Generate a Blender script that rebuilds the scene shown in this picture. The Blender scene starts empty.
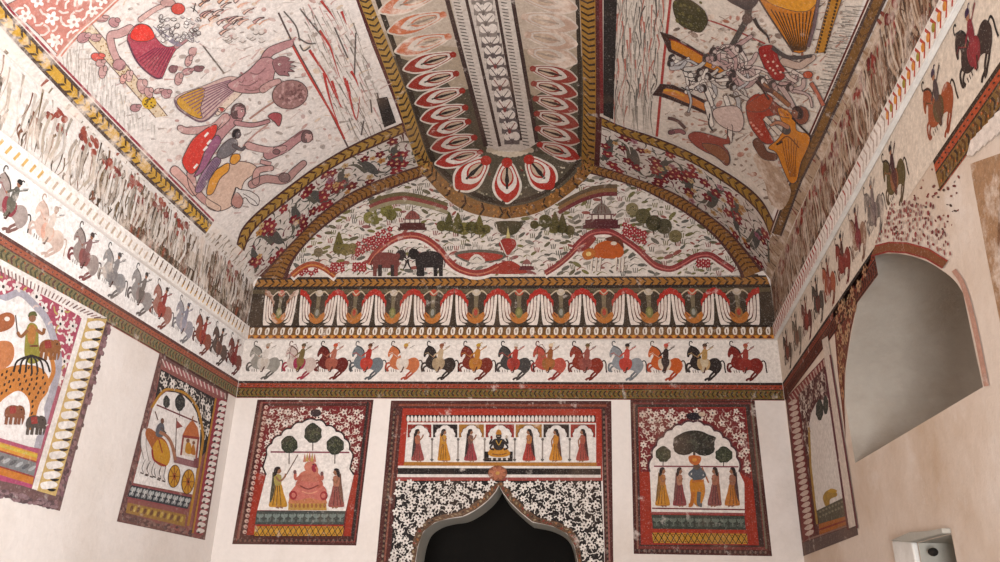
import bpy, math, random
import numpy as np
from mathutils import Vector
from mathutils.geometry import tessellate_polygon

# ---------------------------------------------------------------- camera model
W, H, F = 1000, 562, 793.0
CX, CY = 500.0, 281.0
def nrm(v):
    v = np.array(v, float); return v / np.linalg.norm(v)
Yc = nrm((122, 339, 793.0)); Zc = nrm((45, -1874, 793.0)); Zc = nrm(Zc - Yc * np.dot(Zc, Yc)); Xc = np.cross(Yc, Zc)
ROT = np.array([Xc, Yc, Zc]); EYE = np.array([0.0, 0.0, 1.6])
def ray(px, py): return ROT @ np.array([(px - CX) / F, (py - CY) / F, 1.0])

COL = bpy.context.scene.collection
def lin(c):
    return tuple((v / 12.92 if v <= .04045 else ((v + .055) / 1.055) ** 2.4) for v in c)
def hx(s):
    if not isinstance(s, str): return s
    s = s.lstrip('#'); return lin(tuple(int(s[i:i + 2], 16) / 255 for i in (0, 2, 4)))

# ---------------------------------------------------------------- surfaces (metres)
XL, XR = -2.997, 1.288
BP = EYE + ray(511, 382) / np.linalg.norm(ray(511, 382)) * 6.3
BD = np.array([0.99717669, 0.07509095, 0.0]); BN = np.array([BD[1], -BD[0], 0.0])
class Plane:
    maxedge = None
    def __init__(s, o, du, n): s.o = np.array(o, float); s.du = np.array(du, float); s.dv = np.array([0, 0, 1.0]); s.n = np.array(n, float)
    def uv(s, px, py):
        r = ray(px, py); t = np.dot(s.o - EYE, s.n) / np.dot(r, s.n); p = EYE + r * t - s.o
        return (float(np.dot(p, s.du)), float(np.dot(p, s.dv)))
    def P(s, u, v, off=0.0): return s.o + s.du * u + s.dv * v + s.n * off
# back wall: u = metres along it (u = world x), v = world z
oB = np.array([BP[0] - BD[0] * (BP[0] / BD[0]), BP[1] - BD[1] * (BP[0] / BD[0]), 0.0])
BACK = Plane(oB, BD, BN)
LEFT = Plane((XL, 0, 0), (0, 1, 0), (1, 0, 0))
RIGHT = Plane((XR, 0, 0), (0, 1, 0), (-1, 0, 0))
ZS = 4.2                                                             # springing height of the vault
_arc = [(270, 279), (294, 240), (320, 214), (350, 193), (383, 178), (413.7, 167.5), (450, 157.5), (505, 151), (560, 156.5), (599, 166), (635.4, 178), (674.7, 193), (711, 216), (735, 237), (753.4, 267)]
def _profile():
    k = []
    for p in _arc:
        u, v = BACK.uv(*p); q = BACK.P(u, v); k.append((q[0], q[2]))
    k = [(XL, ZS - .02)] + k[1:-1] + [(XR, ZS - .02)]
    out = []
    for i in range(len(k) - 1):
        p = [np.array(k[max(0, min(len(k) - 1, j))]) for j in (i - 1, i, i + 1, i + 2)]
        for q in range(12):
            t = q / 12
            out.append(.5 * ((2 * p[1]) + (-p[0] + p[2]) * t + (2 * p[0] - 5 * p[1] + 4 * p[2] - p[3]) * t * t + (-p[0] + 3 * p[1] - 3 * p[2] + p[3]) * t ** 3))
    out.append(np.array(k[-1])); return np.array(out)
PROF = _profile()
class Vault:
    maxedge = 0.08
    def __init__(s, prof):
        s.p = prof; d = np.diff(prof, axis=0); s.L = np.hypot(d[:, 0], d[:, 1]); s.s = np.concatenate([[0], np.cumsum(s.L)])
        s.d = d / s.L[:, None]
    def uv(s, px, py):
        r = ray(px, py); rx, rz = r[0], r[2]; d = s.d; n = len(s.L)
        den = rx * d[:, 1] - rz * d[:, 0]; den = np.where(np.abs(den) < 1e-9, 1e-9, den)
        wx, wz = s.p[:-1, 0] - EYE[0], s.p[:-1, 1] - EYE[2]
        t = (wx * d[:, 1] - wz * d[:, 0]) / den; q = (wx * rz - wz * rx) / den
        lo = q >= -1e-9; lo[0] = True; hi = q <= s.L + 1e-9; hi[-1] = True
        ok = np.where(lo & hi & (t > 0), t, 1e9); i = int(np.argmin(ok))
        return (float(s.s[i] + q[i]), float(r[1] * t[i]))
    def P(s, u, v, off=0.0):
        i = int(np.clip(np.searchsorted(s.s, u) - 1, 0, len(s.L) - 1)); q = u - s.s[i]; x, z = s.p[i] + s.d[i] * q
        d = s.d[i]; return np.array([x + d[1] * off, v, z - d[0] * off])
VAULT = Vault(PROF)

def project(P):
    c = ROT.T @ (np.array(P) - EYE); return (CX + F * c[0] / c[2], CY + F * c[1] / c[2])
CREASE = []                                                          # pixels of the edge between vault and end wall
for _q in PROF: CREASE.append(project(BACK.P(_q[0] / BD[0], _q[1])))
def crease_pts(x0, x1, dy=0.0): return [(x, y + dy) for x, y in CREASE if x0 <= x <= x1]
# ---------------------------------------------------------------- materials
def new_mat(name):
    m = bpy.data.materials.new(name); m.use_nodes = True; nt = m.node_tree; nt.nodes.clear()
    out = nt.nodes.new('ShaderNodeOutputMaterial'); b = nt.nodes.new('ShaderNodeBsdfPrincipled'); b.inputs['Roughness'].default_value = .85
    b.inputs['Specular IOR Level'].default_value = .25
    nt.links.new(b.outputs[0], out.inputs[0]); return m, nt, b
def N(nt, t, **kw):
    n = nt.nodes.new(t)
    for k, v in kw.items(): setattr(n, k, v)
    return n
def noise(nt, scale, detail=6, rough=.6, stretch=None):
    tc = N(nt, 'ShaderNodeTexCoord'); n = N(nt, 'ShaderNodeTexNoise'); n.inputs['Scale'].default_value = scale; n.inputs['Detail'].default_value = detail; n.inputs['Roughness'].default_value = rough
    if stretch:
        mp = N(nt, 'ShaderNodeMapping'); mp.inputs['Scale'].default_value = stretch; nt.links.new(tc.outputs['Object'], mp.inputs[0]); nt.links.new(mp.outputs[0], n.inputs['Vector'])
    else: nt.links.new(tc.outputs['Object'], n.inputs['Vector'])
    return n.outputs['Fac']
def ramp(nt, fac, a, b, ca=(0, 0, 0, 1), cb=(1, 1, 1, 1)):
    r = N(nt, 'ShaderNodeValToRGB'); r.color_ramp.elements[0].position = a; r.color_ramp.elements[1].position = b
    r.color_ramp.elements[0].color = ca; r.color_ramp.elements[1].color = cb; nt.links.new(fac, r.inputs[0]); return r.outputs[0]
def mix(nt, fac, a, b, mode='MIX'):
    m = N(nt, 'ShaderNodeMix', data_type='RGBA', blend_type=mode)
    if hasattr(fac, 'links'): nt.links.new(fac, m.inputs[0])
    else: m.inputs[0].default_value = fac
    for i, v in ((6, a), (7, b)):
        if hasattr(v, 'links'): nt.links.new(v, m.inputs[i])
        else: m.inputs[i].default_value = (*v[:3], 1)
    return m.outputs[2]
def bump(nt, b, fac, strength, dist=.01):
    n = N(nt, 'ShaderNodeBump'); n.inputs['Strength'].default_value = strength; n.inputs['Distance'].default_value = dist
    nt.links.new(fac, n.inputs['Height']); nt.links.new(n.outputs[0], b.inputs['Normal'])
def plaster(name, base, stain, stain2=None, amount=.5, s=1.0):
    m, nt, b = new_mat(name)
    c = mix(nt, ramp(nt, noise(nt, 1.3 * s), .45, .75), hx(base), tuple(x * (1 - amount) + y * amount for x, y in zip(hx(base), hx(stain))))
    if stain2: c = mix(nt, ramp(nt, noise(nt, 3.1 * s, 8, .7), .55, .72), c, hx(stain2))
    c = mix(nt, ramp(nt, noise(nt, 35, 5, .7), .3, .8, (.92, .92, .92, 1), (1.04, 1.04, 1.04, 1)), (0, 0, 0), c) if False else c
    g = ramp(nt, noise(nt, 28, 6, .75), .25, .75, (.9, .9, .9, 1), (1, 1, 1, 1))
    c = mix(nt, 1.0, c, g, 'MULTIPLY')
    nt.links.new(c, b.inputs['Base Color']); bump(nt, b, noise(nt, 14, 7, .65), .25, .02); return m
def fresco(name, wear=.5, under='#d9cec4', stain='#8a6f5c', scale=9.0, stainamt=.25):
    """mineral paint on lime plaster: colour attribute, mottled pigment, flaked patches that show the plaster"""
    m, nt, b = new_mat(name)
    a = N(nt, 'ShaderNodeAttribute', attribute_name='Col')
    c = mix(nt, 1.0, a.outputs['Color'], ramp(nt, noise(nt, 38, 8, .8), .3, .7, (.58, .56, .55, 1), (1.12, 1.12, 1.12, 1)), 'MULTIPLY')
    c = mix(nt, ramp(nt, noise(nt, 95, 6, .75), .56, .72, (0, 0, 0, 1), (.3 + .25 * wear,) * 3 + (1,)), c, hx(under))
    lo = .72 - .3 * wear
    c = mix(nt, ramp(nt, noise(nt, scale, 9, .72), lo, lo + .16, (0, 0, 0, 1), (.85, .85, .85, 1)), c, hx(under))
    c = mix(nt, ramp(nt, noise(nt, 2.2, 6, .6), .52, .8, (0, 0, 0, 1), (stainamt, stainamt, stainamt, 1)), c, hx(stain))
    nt.links.new(c, b.inputs['Base Color']); bump(nt, b, noise(nt, 18, 6, .65), .15, .01); return m
M = {
    'plaster': plaster('lime_plaster', '#d9d0c9', '#c2b5a9', None, .7),
    'plaster_right': plaster('buff_plaster', '#d0c0b2', '#ad8f70', '#d6cac0', .8),
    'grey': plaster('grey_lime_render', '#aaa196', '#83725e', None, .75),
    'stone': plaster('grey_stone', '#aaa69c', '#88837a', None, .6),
    'dark': plaster('dark_shade_and_knob', '#241f1a', '#15110f', None, .6),  # near-black: the passage's shade is put into its colour; the knob shares it
    'floor': plaster('stone_floor', '#a89a8a', '#7d7062', None, .6),
    'white': plaster('white_paint', '#dcd9d4', '#b5b0a8', None, .6, 5),
    'fine': fresco('fresco_fresh', .16, stainamt=.15),
    'mid': fresco('fresco_worn', .42, stainamt=.35),
    'old': fresco('fresco_flaked', .78, '#d4c4b6', '#8a6f5c', 7.0, .4),
    'pale': fresco('fresco_faded', .55, '#dccfc4', '#a8927f', 6.0, .3),
}

# ---------------------------------------------------------------- objects
def tag(o, label=None, cat=None, group=None, kind=None):
    for k, v in (('label', label), ('category', cat), ('group', group), ('kind', kind)):
        if v: o[k] = v
    return o
def mesh_obj(name, verts, faces, mat, parent=None, smooth=False):
    me = bpy.data.meshes.new(name); me.from_pydata([tuple(map(float, v)) for v in verts], [], faces); me.update()
    me.materials.append(mat); o = bpy.data.objects.new(name, me); COL.objects.link(o)
    if smooth: me.polygons.foreach_set('use_smooth', [True] * len(me.polygons))
    if parent is not None: o.parent = parent
    return o
class Paint:
    """collects flat coloured shapes that lie on one wall surface and links them as ONE mesh"""
    def __init__(s, surf, base=.0015): s.S = surf; s.v = []; s.f = []; s.c = []; s.base = base; s.k = 0
    def tri2d(s, uv, color, off):
        s.k += 1; off += 6e-6 * (s.k % 60); color = hx(color); pts = [Vector((u, v, 0)) for u, v in uv]
        try: T = tessellate_polygon([pts])
        except Exception: return
        pts = [(p.x, p.y) for p in pts]; T = [tuple(t) for t in T]; me = s.S.maxedge
        if me:
            pts = list(pts); mid = {}; work = T; done = []
            while work:
                a, b, c = work.pop(); es = sorted([((pts[i][0] - pts[j][0]) ** 2 + .12 * (pts[i][1] - pts[j][1]) ** 2, i, j) for i, j in ((a, b), (b, c), (c, a))])
                d, i, j = es[-1]
                if d <= me * me: done.append((a, b, c)); continue
                k = (min(i, j), max(i, j))
                if k not in mid: mid[k] = len(pts); pts.append(((pts[i][0] + pts[j][0]) / 2, (pts[i][1] + pts[j][1]) / 2))
                m = mid[k]; o = ({a, b, c} - {i, j}).pop(); work += [(i, m, o), (m, j, o)]
            T = done
        b0 = len(s.v)
        s.v += [s.S.P(u, v, s.base + off) for u, v in pts]
        nr = [0, 0, 0]
        for t in T:
            p, q, r = (s.v[b0 + i] for i in t); nn = np.cross(q - p, r - p)
            g = s.S.P(*pts[t[0]], 1.0) - s.S.P(*pts[t[0]], 0.0)
            if np.dot(nn, g) < 0: t = t[::-1]
            s.f.append(tuple(b0 + i for i in t)); s.c.append(color)
    def quad(s, a, b, c, d, color, off):
        if s.S.maxedge and (abs(a[0] - b[0]) > .12 or abs(a[0] - d[0]) > .12): s.tri2d([a, b, c, d], color, off); return
        s.k += 1; off += 6e-6 * (s.k % 60); color = hx(color); n = len(s.v); P = [s.S.P(u, v, s.base + off) for u, v in (a, b, c, d)]
        g = s.S.P(a[0], a[1], 1.0) - s.S.P(a[0], a[1], 0.0); s.v += P
        for t in ((0, 1, 2), (0, 2, 3)):
            if np.dot(np.cross(P[t[1]] - P[t[0]], P[t[2]] - P[t[0]]), g) < 0: t = t[::-1]
            s.f.append(tuple(n + i for i in t)); s.c.append(color)
    def build(s, name, mat, parent=None):
        if not s.f: s.tri2d([(0, 0), (.001, 0), (0, .001)], '#888888', 0)
        o = mesh_obj(name, s.v, s.f, M[mat] if isinstance(mat, str) else mat, parent)
        at = o.data.color_attributes.new('Col', 'FLOAT_COLOR', 'CORNER')
        at.data.foreach_set('color', np.repeat(np.array([(*c, 1.0) for c in s.c], dtype=np.float32), 3, axis=0).ravel())
        return o
def catmull(pts, closed=False, n=5):
    pts = [np.array(p, float) for p in pts]; out = []; m = len(pts)
    for i in range(m if closed else m - 1):
        g = (lambda j: pts[j % m]) if closed else (lambda j: pts[max(0, min(m - 1, j))])
        p = [g(i - 1), g(i), g(i + 1), g(i + 2)]
        for q in range(n):
            t = q / n; out.append(.5 * (2 * p[1] + (p[2] - p[0]) * t + (2 * p[0] - 5 * p[1] + 4 * p[2] - p[3]) * t * t + (3 * p[1] - p[0] - 3 * p[2] + p[3]) * t ** 3))
    if not closed: out.append(pts[-1])
    return [tuple(p) for p in out]
class Pen:
    """draws into a Paint through a frame f(x, y) -> (u, v); l = layer (0.4 mm each)"""
    ink = None                                                        # (width, colour): drawn contour round every shape
    def __init__(s, paint, f=None, l=1): s.p = paint; s.f = f or (lambda x, y: (x, y)); s.l = l
    def poly(s, pts, c, l=None, smooth=False, n=4):
        if smooth: pts = catmull(pts, True, n)
        if s.ink and len(pts) > 3:
            k = s.ink; s.ink = None; s.line(list(pts) + [pts[0]], k[0], k[1], (s.l if l is None else l) + .5); s.ink = k
        s.p.tri2d([s.f(*p) for p in pts], c, (s.l if l is None else l) * .0004)
    def line(s, pts, w, c, l=None, smooth=False, taper=False, n=4):
        if smooth and len(pts) > 2: pts = catmull(pts, False, n)
        P = [np.array(p, float) for p in pts]; A = []; B = []; m = len(P)
        for i, p in enumerate(P):
            d = P[min(m - 1, i + 1)] - P[max(0, i - 1)]; L = math.hypot(*d) or 1; nn = np.array([-d[1], d[0]]) / L
            ww = w / 2 * ((1 - .85 * i / (m - 1)) if taper else 1); A.append(p + nn * ww); B.append(p - nn * ww)
        off = (s.l if l is None else l) * .0004
        fa = [s.f(*q) for q in A]; fb = [s.f(*q) for q in B]
        for i in range(m - 1): s.p.quad(fa[i], fa[i + 1], fb[i + 1], fb[i], c, off)
        if s.ink and w > s.ink[0] * 3:
            k = s.ink; s.ink = None; s.line([tuple(q) for q in A + B[::-1] + A[:1]], k[0], k[1], (s.l if l is None else l) + .5); s.ink = k
    def ell(s, x, y, rx, ry, c, l=None, rot=0, n=12):
        if s.ink and max(rx, ry) < 13:
            k = s.ink; s.ink = None; s.ell(x, y, rx, ry, c, l, rot, n); s.ink = k; return
        cr, sr = math.cos(rot), math.sin(rot)
        s.poly([(x + rx * math.cos(a) * cr - ry * math.sin(a) * sr, y + rx * math.cos(a) * sr + ry * math.sin(a) * cr) for a in (2 * math.pi * k / n for k in range(n))], c, l)
    def rect(s, x0, y0, x1, y1, c, l=None): s.poly([(x0, y0), (x1, y0), (x1, y1), (x0, y1)], c, l)
    def at(s, f2, l=None): return Pen(s.p, lambda x, y: s.f(*f2(x, y)), s.l if l is None else l)
def crop(surf, x0, y0, k): return lambda x, y: surf.uv(x0 + x * k, y0 + y * k)
def px(surf): return lambda x, y: surf.uv(x, y)
def box(x0, y0, w, h, flip=False): return lambda x, y: (x0 + (w - x * w if flip else x * w), y0 + y * h)
def place(x, y, s, rot=0, sy=None):
    cr, sr = math.cos(rot), math.sin(rot); sy = s if sy is None else sy
    return lambda a, b: (x + a * s * cr - b * sy * sr, y + a * s * sr + b * sy * cr)
def inside(p, poly):
    x, y = p; r = False; j = len(poly) - 1
    for i in range(len(poly)):
        xi, yi = poly[i]; xj, yj = poly[j]
        if (yi > y) != (yj > y) and x < (xj - xi) * (y - yi) / (yj - yi) + xi: r = not r
        j = i
    return r
def resample(pts, n):
    P = np.array(pts, float); d = np.hypot(*np.diff(P, axis=0).T); s = np.concatenate([[0], np.cumsum(d)]); t = np.linspace(0, s[-1], n)
    return np.stack([np.interp(t, s, P[:, 0]), np.interp(t, s, P[:, 1])], 1), s[-1]
class Strip:
    """band between two edge lines A and B (pixels of the photograph or u, v); frame t 0..1 along, w 0..1 across"""
    def __init__(s, surf, A, B, ispx=True, n=60, smooth=False):
        if smooth: A = catmull(A); B = catmull(B)
        if ispx: A = [surf.uv(*p) for p in A]; B = [surf.uv(*p) for p in B]
        s.A, la = resample(A, n); s.B, lb = resample(B, n); s.L = (la + lb) / 2; s.n = n; s.w = float(np.mean(np.hypot(*(s.A - s.B).T)))
    def f(s, t, w):
        x = t * (s.n - 1); i = int(np.clip(x, 0, s.n - 2)); q = x - i
        a = s.A[i] * (1 - q) + s.A[i + 1] * q; b = s.B[i] * (1 - q) + s.B[i + 1] * q; r = a * (1 - w) + b * w; return (float(r[0]), float(r[1]))
    def pen(s, paint, l=1): return Pen(paint, s.f, l)
    def fill(s, paint, c, w0=0, w1=1, l=1, t0=0, t1=1):
        n = max(2, int(s.n * (t1 - t0))); T = np.linspace(t0, t1, n)
        Pen(paint, s.f, l).poly([(t, w0) for t in T] + [(t, w1) for t in T[::-1]], c)
def rope(paint, st, step, bg='#c98a2e', fg='#2a1a14', edge='#4a1f1c', l=1, w0=0.0, w1=1.0, ew=.14, dirn=1, gaps=0.0, rnd=None):
    """a rope border: ochre strip, dark edges, rows of dark chevrons"""
    st.fill(paint, edge, w0, w1, l); d = w1 - w0; a, b = w0 + ew * d, w1 - ew * d; st.fill(paint, bg, a, b, l + 1); p = st.pen(paint, l + 2)
    n = max(2, int(st.L / step)); h = 1.0 / n; R = rnd or random.Random(n)
    m = (a + b) / 2
    for i in range(n):
        if R.random() < gaps: continue
        t = i * h; e = .45 * h * dirn; k = .32 * h * dirn
        p.poly([(t, a), (t + k, a), (t + e + k, m - .03 * d), (t + e, m - .03 * d)], fg); p.poly([(t, b), (t + k, b), (t + e + k, m + .03 * d), (t + e, m + .03 * d)], fg)
def flower(p, x, y, r, petal, heart, rot=0, n=5, ratio=.5, l=None):
    for k in range(n):
        a = rot + 2 * math.pi * k / n; p.ell(x + .55 * r * math.cos(a), y + .55 * r * math.sin(a), .48 * r, .48 * r * ratio * 1.3, petal, l, a, 7)
    p.ell(x, y, r * .26, r * .26, heart, None if l is None else l + 1, 0, 6)
def scatter(poly, d, R, tries=30, margin=0.0):
    xs = [q[0] for q in poly]; ys = [q[1] for q in poly]; out = []; g = {}
    n = int((max(xs) - min(xs)) * (max(ys) - min(ys)) / (d * d) * tries)
    for _ in range(n):
        q = (R.uniform(min(xs), max(xs)), R.uniform(min(ys), max(ys)))
        if not inside(q, poly): continue
        if margin and not all(inside((q[0] + margin * math.cos(a), q[1] + margin * math.sin(a)), poly) for a in (0, 1.57, 3.14, 4.71)): continue
        k = (int(q[0] / d), int(q[1] / d))
        if any((q[0] - o[0]) ** 2 + (q[1] - o[1]) ** 2 < d * d for i in (-1, 0, 1) for j in (-1, 0, 1) for o in g.get((k[0] + i, k[1] + j), ())): continue
        g.setdefault(k, []).append(q); out.append(q)
    return out
def tangle(paint, poly, d, R, petals, heart, leaf, l=2, big=.62, nf=.4, margin=None):
    """flowering creeper: flowers with curled leaves filling every gap (u, v)"""
    p = Pen(paint, None, l); pts = scatter(poly, d * .62, R, 30, d * .2 if margin is None else margin)
    fl = []
    for q in pts:
        if all((q[0] - o[0]) ** 2 + (q[1] - o[1]) ** 2 > (d * 1.15) ** 2 for o in fl) and R.random() < .5 + nf: fl.append(q)
    fs = set(fl)
    for q in pts:
        if q in fs:
            flower(p, q[0], q[1], d * big * R.uniform(.85, 1.15), R.choice(petals), heart, R.uniform(0, 6.3), R.choice((5, 6)))
        else:
            a = R.uniform(0, 6.3); w = d * .17; c = R.choice(leaf); e = R.choice((-1, 1)) * .9; L = d * R.uniform(.3, .46)
            p.line([(q[0] - L * math.cos(a), q[1] - L * math.sin(a)), (q[0] - .12 * L * math.sin(a) * e, q[1] + .12 * L * math.cos(a) * e), (q[0] + L * math.cos(a + e), q[1] + L * math.sin(a + e))], w, c, l, True, False, 3)
LR, LF, EXPO = 200, 350, -0.22
# ---------------------------------------------------------------- camera
cam = bpy.data.cameras.new('camera'); camo = bpy.data.objects.new('camera', cam); COL.objects.link(camo)
cam.sensor_width = 36; cam.lens = F * 36 / W; cam.clip_start = .05; cam.clip_end = 200
from mathutils import Matrix
_m = Matrix.Identity(4)
for i in range(3):
    _m[i][0] = ROT[i][0]; _m[i][1] = -ROT[i][1]; _m[i][2] = -ROT[i][2]; _m[i][3] = EYE[i]
camo.matrix_world = _m; bpy.context.scene.camera = camo

# ---------------------------------------------------------------- room shell
YF = -1.8
YL = float(BACK.P(XL / BD[0], 0)[1]); YR = float(BACK.P(XR / BD[0], 0)[1])
UL, UR = XL / BD[0], XR / BD[0]
def structure(o): o['kind'] = 'structure'; return o
def tess(loops, P):
    pts = [q for l in loops for q in l]; T = tessellate_polygon([[Vector((a, b, 0)) for a, b in l] for l in loops])
    return [P(*q) for q in pts], [tuple(t) for t in T]
fdoor = crop(BACK, 380, 398, .292)
_dl = [(122, 562), (131, 508), (150, 458), (188, 428), (235, 414), (285, 406), (330, 383), (370, 352), (396, 322), (408, 300)]
_dr = [(419, 322), (444, 356), (484, 395), (520, 424), (534, 428), (590, 440), (640, 466), (664, 505), (677, 562)]
DOOR = catmull([fdoor(*p) for p in _dl], False, 4)[:-1] + catmull([fdoor(*p) for p in [_dl[-1]] + _dr], False, 4)
DOORF = [(DOOR[0][0] - .01, 0.0)] + DOOR + [(DOOR[-1][0] + .01, 0.0)]
outer = [(UL, 0)] + DOORF + [(UR, 0), (UR, ZS - .02)] + [(q[0] / BD[0], q[1]) for q in PROF[::-1][1:-1]] + [(UL, ZS - .02)]
v, f = tess([outer], BACK.P)
structure(mesh_obj('wall_back', v, f, M['plaster']))
# side walls
v, f = tess([[(YF, 0), (YL, 0), (YL, ZS - .02), (YF, ZS - .02)]], LEFT.P)
structure(mesh_obj('wall_left', v, f, M['plaster']))
NICHE_PX = [(855.3, 463), (850, 432), (845.5, 403), (846, 372), (852, 331), (861, 292), (872, 258), (889, 253.5), (907, 255), (926, 261), (943, 271), (955, 281), (963, 293), (968, 316), (976, 352), (983, 387)]
NICHE = [RIGHT.uv(*p) for p in NICHE_PX]
_q = catmull(NICHE[2:13], False, 4)
NICHE = [NICHE[0]] + _q + [NICHE[-1]]
SR = [RIGHT.uv(*p) for p in ((918, 543), (951.5, 534))]
SMALL = [(SR[0][0], SR[0][1]), (SR[0][0], SR[0][1] - .5), (SR[1][0], SR[0][1] - .5), (SR[1][0], SR[0][1])]
v, f = tess([[(YF, 0), (-.4, 0), (-.4, 2.35), (1.5, 2.35), (1.5, 0), (YR, 0), (YR, ZS - .02), (YF, ZS - .02)], NICHE, SMALL], RIGHT.P)
# rounded recess: the outline shrinks smoothly as it goes into the wall
nc = (np.mean([q[0] for q in NICHE]), SR[0][1] * 0 + min(q[1] for q in NICHE) + .28)
Rr, K = [], 14
b0 = len(v); nn = len(NICHE)
for k in range(K + 1):
    a = math.pi / 2 * k / K; sc = math.cos(a) ** .27 if k < K else 0.02
    for q in NICHE: v.append(RIGHT.P(nc[0] + (q[0] - nc[0]) * sc, nc[1] + (q[1] - nc[1]) * sc, -.72 * math.sin(a)))
nf = []
for k in range(K):
    for i in range(nn):
        j = (i + 1) % nn; nf.append((b0 + k * nn + i, b0 + k * nn + j, b0 + (k + 1) * nn + j, b0 + (k + 1) * nn + i))
nf.append(tuple(b0 + K * nn + i for i in range(nn)))
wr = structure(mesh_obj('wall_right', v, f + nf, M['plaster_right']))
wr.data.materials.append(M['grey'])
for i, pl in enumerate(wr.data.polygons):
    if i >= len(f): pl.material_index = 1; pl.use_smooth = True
# small recess in the right wall: box lined with grey plaster, white jamb
def quad_box(surf, x0, z0, x1, z1, d0, d1):
    c = [surf.P(x, z, d) for d in (d0, d1) for x, z in ((x0, z0), (x1, z0), (x1, z1), (x0, z1))]
    return c, [(0, 1, 2, 3), (4, 7, 6, 5), (0, 4, 5, 1), (1, 5, 6, 2), (2, 6, 7, 3), (3, 7, 4, 0)]
x0, x1, z1 = SMALL[2][0], SMALL[0][0], SMALL[0][1]; z0 = z1 - .5
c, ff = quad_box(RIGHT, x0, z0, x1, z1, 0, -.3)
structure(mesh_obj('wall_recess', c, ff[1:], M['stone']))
# white jamb and lintel around the recess
def prism(name, surf, pts, d, mat, parent=None, bev=.008, d0=0.0):
    n = len(pts); vv = [surf.P(a, b, d0) for a, b in pts] + [surf.P(a, b, d) for a, b in pts]
    fs = [tuple(range(n))[::-1], tuple(range(n, 2 * n))] + [(i, (i + 1) % n, n + (i + 1) % n, n + i) for i in range(n)]
    o = mesh_obj(name, vv, fs, mat, parent)
    if bev:
        mo = o.modifiers.new('bevel', 'BEVEL'); mo.width = bev; mo.segments = 2
    return o
rr = RIGHT.uv
fr = bpy.data.objects.new('recess_frame', None); COL.objects.link(fr); fr.location = RIGHT.P(x1, z0)
tag(fr, 'whitewashed jamb and grey lintel around the small square recess low on the right wall', 'niche frame')
def child(o, p): o.parent = p; o.matrix_parent_inverse = Matrix.Translation(-Vector(p.location)); return o
ja = rr(897, 541); 
child(prism('jamb', RIGHT, [(x1 + .002, z0), (ja[0], z0), (ja[0], ja[1]), (x1 + .06, z1 + .03), (x1 + .002, z1)], .025, M['white']), fr)
li = [rr(897, 540.5), rr(917, 532), rr(935, 531), rr(951, 528), rr(952, 533.5), rr(934, 538), rr(918, 542.5)]
child(prism('lintel', RIGHT, li, .035, M['stone'], bev=.006), fr)
# dark knob-like thing in the recess
import bmesh
def blob(name, co, r, sx, mat, seed=1):
    bm = bmesh.new(); bmesh.ops.create_icosphere(bm, subdivisions=3, radius=r); R = random.Random(seed)
    ph = [R.uniform(0, 6) for _ in range(3)]
    for q in bm.verts:
        k = 1 + .12 * math.sin(q.co.x * 60 + ph[0]) * math.sin(q.co.z * 50 + ph[1]); q.co = Vector((q.co.x * sx[0] * k, q.co.y * sx[1] * k, q.co.z * sx[2] * k)) + Vector(co)
    me = bpy.data.meshes.new(name); bm.to_mesh(me); bm.free(); me.materials.append(mat); me.polygons.foreach_set('use_smooth', [True] * len(me.polygons))
    o = bpy.data.objects.new(name, me); COL.objects.link(o); return o
# floor, front wall, vault
o = structure(mesh_obj('floor', [(XL, YF, 0), (XR, YF, 0), (XR, YR, 0), (XL, YL, 0)], [(0, 1, 2, 3)], M['floor']))
FRONT = Plane((0, YF, 0), (1, 0, 0), (0, 1, 0))
v, f = tess([[(XL, 0), (-.5, 0), (-.5, 2.2), (.7, 2.2), (.7, 0), (XR, 0), (XR, ZS - .02)] + [tuple(q) for q in PROF[::-1][1:-1]] + [(XL, ZS - .02)]], FRONT.P)
structure(mesh_obj('wall_front', v, f, M['plaster']))
v, f = [], []
n = len(PROF); NY = 24
for q in PROF:
    ye = float(BACK.P(q[0] / BD[0], 0)[1])
    for j in range(NY + 1): v.append((q[0], YF + (ye - YF) * j / NY, q[1]))
for i in range(n - 1):
    for j in range(NY): a = i * (NY + 1) + j; f.append((a, a + 1, a + NY + 2, a + NY + 1))
structure(mesh_obj('ceiling', v, f, M['plaster'], smooth=True))
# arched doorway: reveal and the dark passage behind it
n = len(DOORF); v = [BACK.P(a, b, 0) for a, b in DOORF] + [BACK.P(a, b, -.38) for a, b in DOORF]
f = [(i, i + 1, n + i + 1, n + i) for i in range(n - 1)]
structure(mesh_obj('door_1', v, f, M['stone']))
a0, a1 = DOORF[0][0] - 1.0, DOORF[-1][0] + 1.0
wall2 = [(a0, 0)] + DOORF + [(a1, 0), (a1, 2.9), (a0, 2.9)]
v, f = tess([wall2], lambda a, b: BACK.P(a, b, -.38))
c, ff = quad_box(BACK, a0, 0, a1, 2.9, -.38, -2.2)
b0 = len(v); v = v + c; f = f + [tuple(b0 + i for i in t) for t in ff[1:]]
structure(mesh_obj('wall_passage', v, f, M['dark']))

# ---------------------------------------------------------------- cornice that runs round three walls (painted trim)
CZ0, CZ1, CD = 3.655, 3.765, .03
def trim(name, surf, u0, u1, z0, z1, d, mat):
    pr = [(z0 + .01, 0), (z0, d * .6), (z0 + .012, d), (z1 - .012, d), (z1, d * .6), (z1 - .01, 0)]
    pr = [(z0, 0), (z0, d), (z1, d), (z1, 0)]
    v = [surf.P(u, z, q) for u in (u0, u1) for z, q in pr]; k = len(pr)
    f = [(i, (i + 1) % k, k + (i + 1) % k, k + i) for i in range(k)] + [tuple(range(k)), tuple(range(k, 2 * k))]
    o = structure(mesh_obj(name, v, f, mat)); mo = o.modifiers.new('bevel', 'BEVEL'); mo.width = .006; mo.segments = 2; return o
def off(s, d):
    return Plane(s.o + s.n * d, s.du, s.n)
tb = trim('trim_1', BACK, UL + .03, UR - .03, CZ0, CZ1, CD, M['plaster'])
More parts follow.
